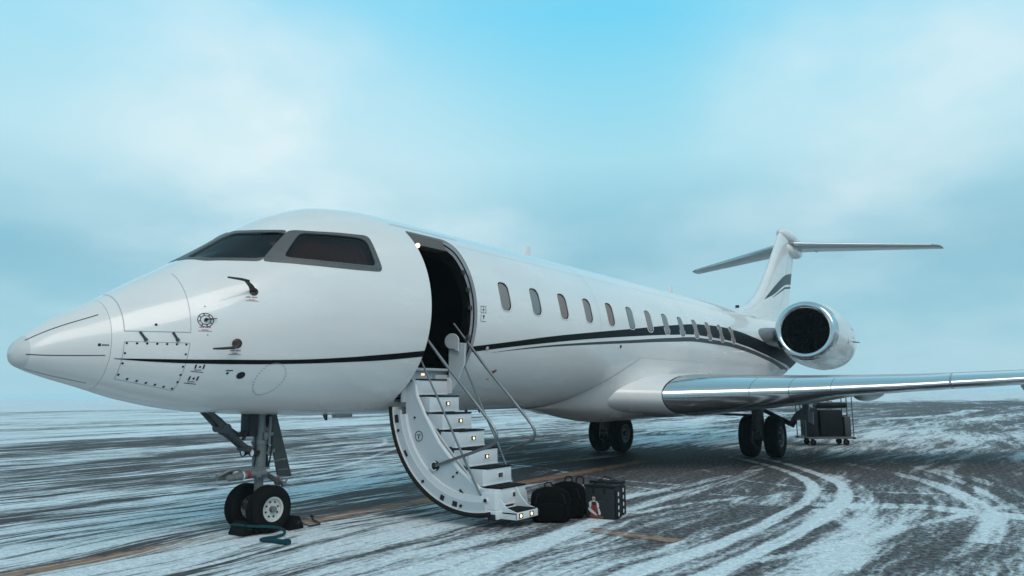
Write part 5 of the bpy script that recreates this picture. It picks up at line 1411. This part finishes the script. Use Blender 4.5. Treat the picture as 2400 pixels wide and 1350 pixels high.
def cooler(loc, rz, label, w, d, h, printed, seed):
    t = empty('cooler_bag', loc, rz); tag(t, label, 'cooler bag', 'bags by the foot of the airstair')
    b = MB(); b.box(-d / 2, d / 2, -w / 2, w / 2, 0, h, bev=.022)
    b.build('bag_body', bag_grey, t, smooth=50)
    b = MB(); b.box(-d / 2 - .008, d / 2 + .008, -w / 2 - .008, w / 2 + .008, h - .012, h + .022, bev=.012); lid = b.build('bag_lid', bag_side, t, smooth=50)
    b = MB(); b.tube([(-d * .18, -w * .28, h + .02), (-d * .2, -w * .12, h + .05), (-d * .15, w * .1, h + .055), (-d * .16, w * .28, h + .02)], .012, 8, flat=.5); b.tube([(d * .18, -w * .3, h + .02), (d * .22, -w * .1, h + .045), (d * .18, w * .12, h + .07), (d * .16, w * .27, h + .02)], .012, 8, flat=.5)
    b.build('carry_handle', strapm, t)
    for yy in (-w * .18, w * .18):
        b = MB(); b.box(-d / 2 - .010, -d / 2 - .002, yy - .014, yy + .014, h - .08, h, bev=.002); b.build('strap_loop', strapm, t)
    # side mesh pocket piping with bright reflective tabs, on the -y end
    b = MB(); b.box(-d / 2 + .012, d / 2 - .012, -w / 2 - .014, -w / 2, .012, h - .03, bev=.005); b.build('end_panel', bag_side, t)
    for k in range(4):
        zc_k = .06 + k * (h - .12) / 3.3
        b = MB(); b.prism([(-.018, zc_k - .022), (.0, zc_k - .026), (.012, zc_k + .008), (-.004, zc_k + .026), (-.018, zc_k + .012)], 'y', -w / 2 - .019, -w / 2 - .013); b.build('bright_tab', pr_white, t, smooth=0)
    if printed:
        def pp(poly, m, off=.0, name='print'):
            b = MB(); x_ = -d / 2 - .0018 - off
            b.add([(x_, p[0], p[1]) for p in poly], [tuple(range(len(poly)))]); o = b.build(name, m, t, smooth=0, recalc=False); return o
        # flat print of a butcher in a red apron on the front (y to the left in view is +y)
        c0 = .075
        S = lambda pts: [(c0 - p[0] * .0205 - .0, .012 + p[1] * .0205) for p in pts]
        pp(S([(-3.0, 1.0), (-2.4, 0.0), (2.2, 0.0), (2.6, 1.4), (1.6, 3.4), (-1.6, 3.4)]), pr_red, .0006, 'print_apron')
        pp(S([(-3.4, 8.7), (-3.0, 6.0), (-1.9, 5.6), (-1.6, 9.3), (1.6, 9.3), (2.0, 5.6), (3.4, 6.2), (3.2, 8.4), (1.7, 9.8), (-1.7, 9.8)]), pr_white, .0003, 'print_shirt')
        pp(S([(-1.7, 3.2), (1.8, 3.2), (2.0, 7.0), (1.2, 7.4), (-1.2, 7.4), (-2.0, 7.0)]), pr_red, .0009, 'print_apron')
        pp(S([(-1.5, 7.2), (-1.1, 7.2), (-1.1, 9.6), (-1.5, 9.6)]), pr_red, .0011, 'print_apron'); pp(S([(1.1, 7.2), (1.5, 7.2), (1.5, 9.6), (1.1, 9.6)]), pr_red, .0011, 'print_apron')
        pp(S([(-3.6, 5.9), (-2.2, 5.3), (1.2, 2.6), (.8, 1.6), (-2.4, 3.2), (-4.0, 4.6)]), pr_white, .0014, 'print_arm')
        pp(S([(2.2, 5.4), (3.4, 5.8), (4.4, 3.0), (4.0, 1.6), (3.0, 2.0), (2.6, 3.8)]), pr_white, .0014, 'print_arm')
        pp(S([(-.8, 9.7), (.8, 9.7), (1.0, 12.0), (.6, 12.9), (-.6, 12.9), (-1.0, 12.0)]), pr_skin, .0012, 'print_head')
        pp(S([(-1.1, 12.2), (1.1, 12.2), (1.2, 13.4), (.5, 14.1), (-.5, 14.1), (-1.2, 13.4)]), pr_black, .0014, 'print_cap')
        pp(S([(-.7, 10.6), (.7, 10.6), (.6, 11.1), (-.6, 11.1)]), pr_black, .0014, 'print_moustache')
        pp(S([(.8, 1.4), (2.0, 1.2), (2.1, 2.2), (1.2, 2.6)]), pr_skin, .0016, 'print_hand')
        pp(S([(-2.5, 0), (6.2, 0), (6.0, 1.0), (2.0, 1.3), (-1.0, .7)]), pr_brown, .0012, 'print_board')
        pp(S([(2.4, 11.1), (3.6, 11.1), (3.6, 12.3), (2.4, 12.3)]), pr_black, .0006, 'print_letters'); pp(S([(4.0, 11.1), (8.0, 11.1), (8.0, 12.3), (4.0, 12.3)]), pr_black, .0006, 'print_letters')
        pp(S([(2.6, 9.7), (7.2, 9.7), (7.2, 10.0), (2.6, 10.0)]), case_g, .0006, 'print_letters')
    return t
cooler((5.585, -2.955, 0), R(3), 'dark grey cooler bag with a red-aproned butcher printed on its front', .40, .19, .385, True, 5)
cooler((5.87, -2.875, 0), R(4), 'plain dark cooler bag standing just behind the printed one', .40, .19, .40, False, 8)

# ------------------------------------------------------------------ luggage cart under the wing
CR = math.atan2(-.85, .53)
cart = empty('luggage_cart', (20.27, -2.30, 0), CR); tag(cart, 'low luggage cart with upright metal posts loaded with dark cases behind the port main wheels', 'luggage cart')
b = MB(); b.box(-.65, .65, -.40, .40, .20, .245, bev=.012); b.box(-.67, .67, -.42, .42, .185, .212, bev=.012); b.build('deck', cart_m, cart)
for x_ in (-.66, .66):
    for y_ in (-.40, .40):
        b = MB(); b.lathe([(0, .045), (.03, .05), (.05, .045)], (x_, y_, .18), (0, 0, 1), 10); b.build('corner_bumper', rubber, cart)
for x_ in (-.46, .46):
    for y_ in (-.28, .28):
        b = MB(); b.lathe([(-.035, .06), (-.03, .085), (.03, .085), (.035, .06)], (x_ + .02, y_, .085), (.25, 1, 0), 20); w_ = b.build('caster', rubber, cart)
        b = MB(); b.box(x_ - .03, x_ + .03, y_ - .05, y_ - .04, .07, .19); b.box(x_ - .03, x_ + .03, y_ + .04, y_ + .05, .07, .19); b.box(x_ - .04, x_ + .04, y_ - .05, y_ + .05, .17, .188); b.build('caster_fork', cart_d, w_)
def post(x_, y0, y1, hz):
    b = MB(); b.tube([(x_, y0, .24), (x_, y0, hz - .1), (x_, y0 + .1 * (1 if y1 > y0 else -1), hz), (x_, y1 - .1 * (1 if y1 > y0 else -1), hz), (x_, y1, hz - .1), (x_, y1, .24)], .015, 8); b.build('post', cart_m, cart)
post(-.66, -.39, .39, 1.62); post(.66, -.39, .39, 1.62)
b = MB(); b.tube([(.66, 0, .24), (.66, 0, 1.62)], .018, 8); b.build('post', cart_m, cart)
b = MB(); b.tube([(-.66, 0, .24), (-.66, 0, 1.62)], .018, 8); b.build('post', cart_m, cart)
def case(loc, rz, sx, sy, sz, m, label, soft=False):
    t = empty('suitcase', loc, rz); tag(t, label, 'suitcase', 'cases loaded on the luggage cart')
    b = MB(); b.box(-sx / 2, sx / 2, -sy / 2, sy / 2, .0, sz, bev=.035 if not soft else .07); b.build('case_shell', m, t, smooth=50)
    b = MB(); b.tube([(-.08, 0, sz - .005), (-.08, 0, sz + .025), (.08, 0, sz + .025), (.08, 0, sz - .005)], .01, 8); b.build('case_handle', strapm, t)
    for k in range(3):
        b = MB(); yy = -sy * .3 + sy * .3 * k; b.box(-sx / 2 - .006, sx / 2 + .006, yy - .012, yy + .012, .06, sz - .06, bev=.004); b.build('case_rib', m, t)
    return t
def on_cart(lx, ly, lz):
    c, s = math.cos(CR), math.sin(CR); return (20.27 + c * lx - s * ly, -2.30 + s * lx + c * ly, lz)
case(on_cart(-.42, -.02, .25), CR, .30, .60, .80, case_b, 'dark upright suitcase at the wheel side end of the luggage cart')
case(on_cart(.08, -.20, .25), CR, .62, .30, .74, case_m, 'large black hard suitcase in the middle of the luggage cart')
case(on_cart(.05, .20, .25), CR, .66, .32, .70, case_m, 'black suitcase in the far row of the luggage cart')
case(on_cart(.53, -.12, .25), CR, .18, .46, .56, case_g, 'grey case with pale ends at the outer end of the luggage cart')
case(on_cart(.18, .0, 1.035), CR, .85, .50, .17, case_m, 'flat black bag lying on top of the cases', True)

# ------------------------------------------------------------------ hazy air
hb = MB(); hb.box(-3200, 3200, -3200, 3200, -1.0, 8.6)
haze = hb.build('haze', [], smooth=0)
hm = bpy.data.materials.new('haze_air'); hm.use_nodes = True
t = hm.node_tree; t.nodes.clear()
pv = t.nodes.new('ShaderNodeVolumePrincipled'); ho = t.nodes.new('ShaderNodeOutputMaterial')
pv.inputs['Color'].default_value = (0.80, 0.95, 1.0, 1); pv.inputs['Density'].default_value = 0.0007; pv.inputs['Anisotropy'].default_value = 0.1
t.links.new(pv.outputs[0], ho.inputs['Volume'])
haze.data.materials.append(hm)
tag(haze, 'pale blue winter haze over the airfield', kind='stuff')
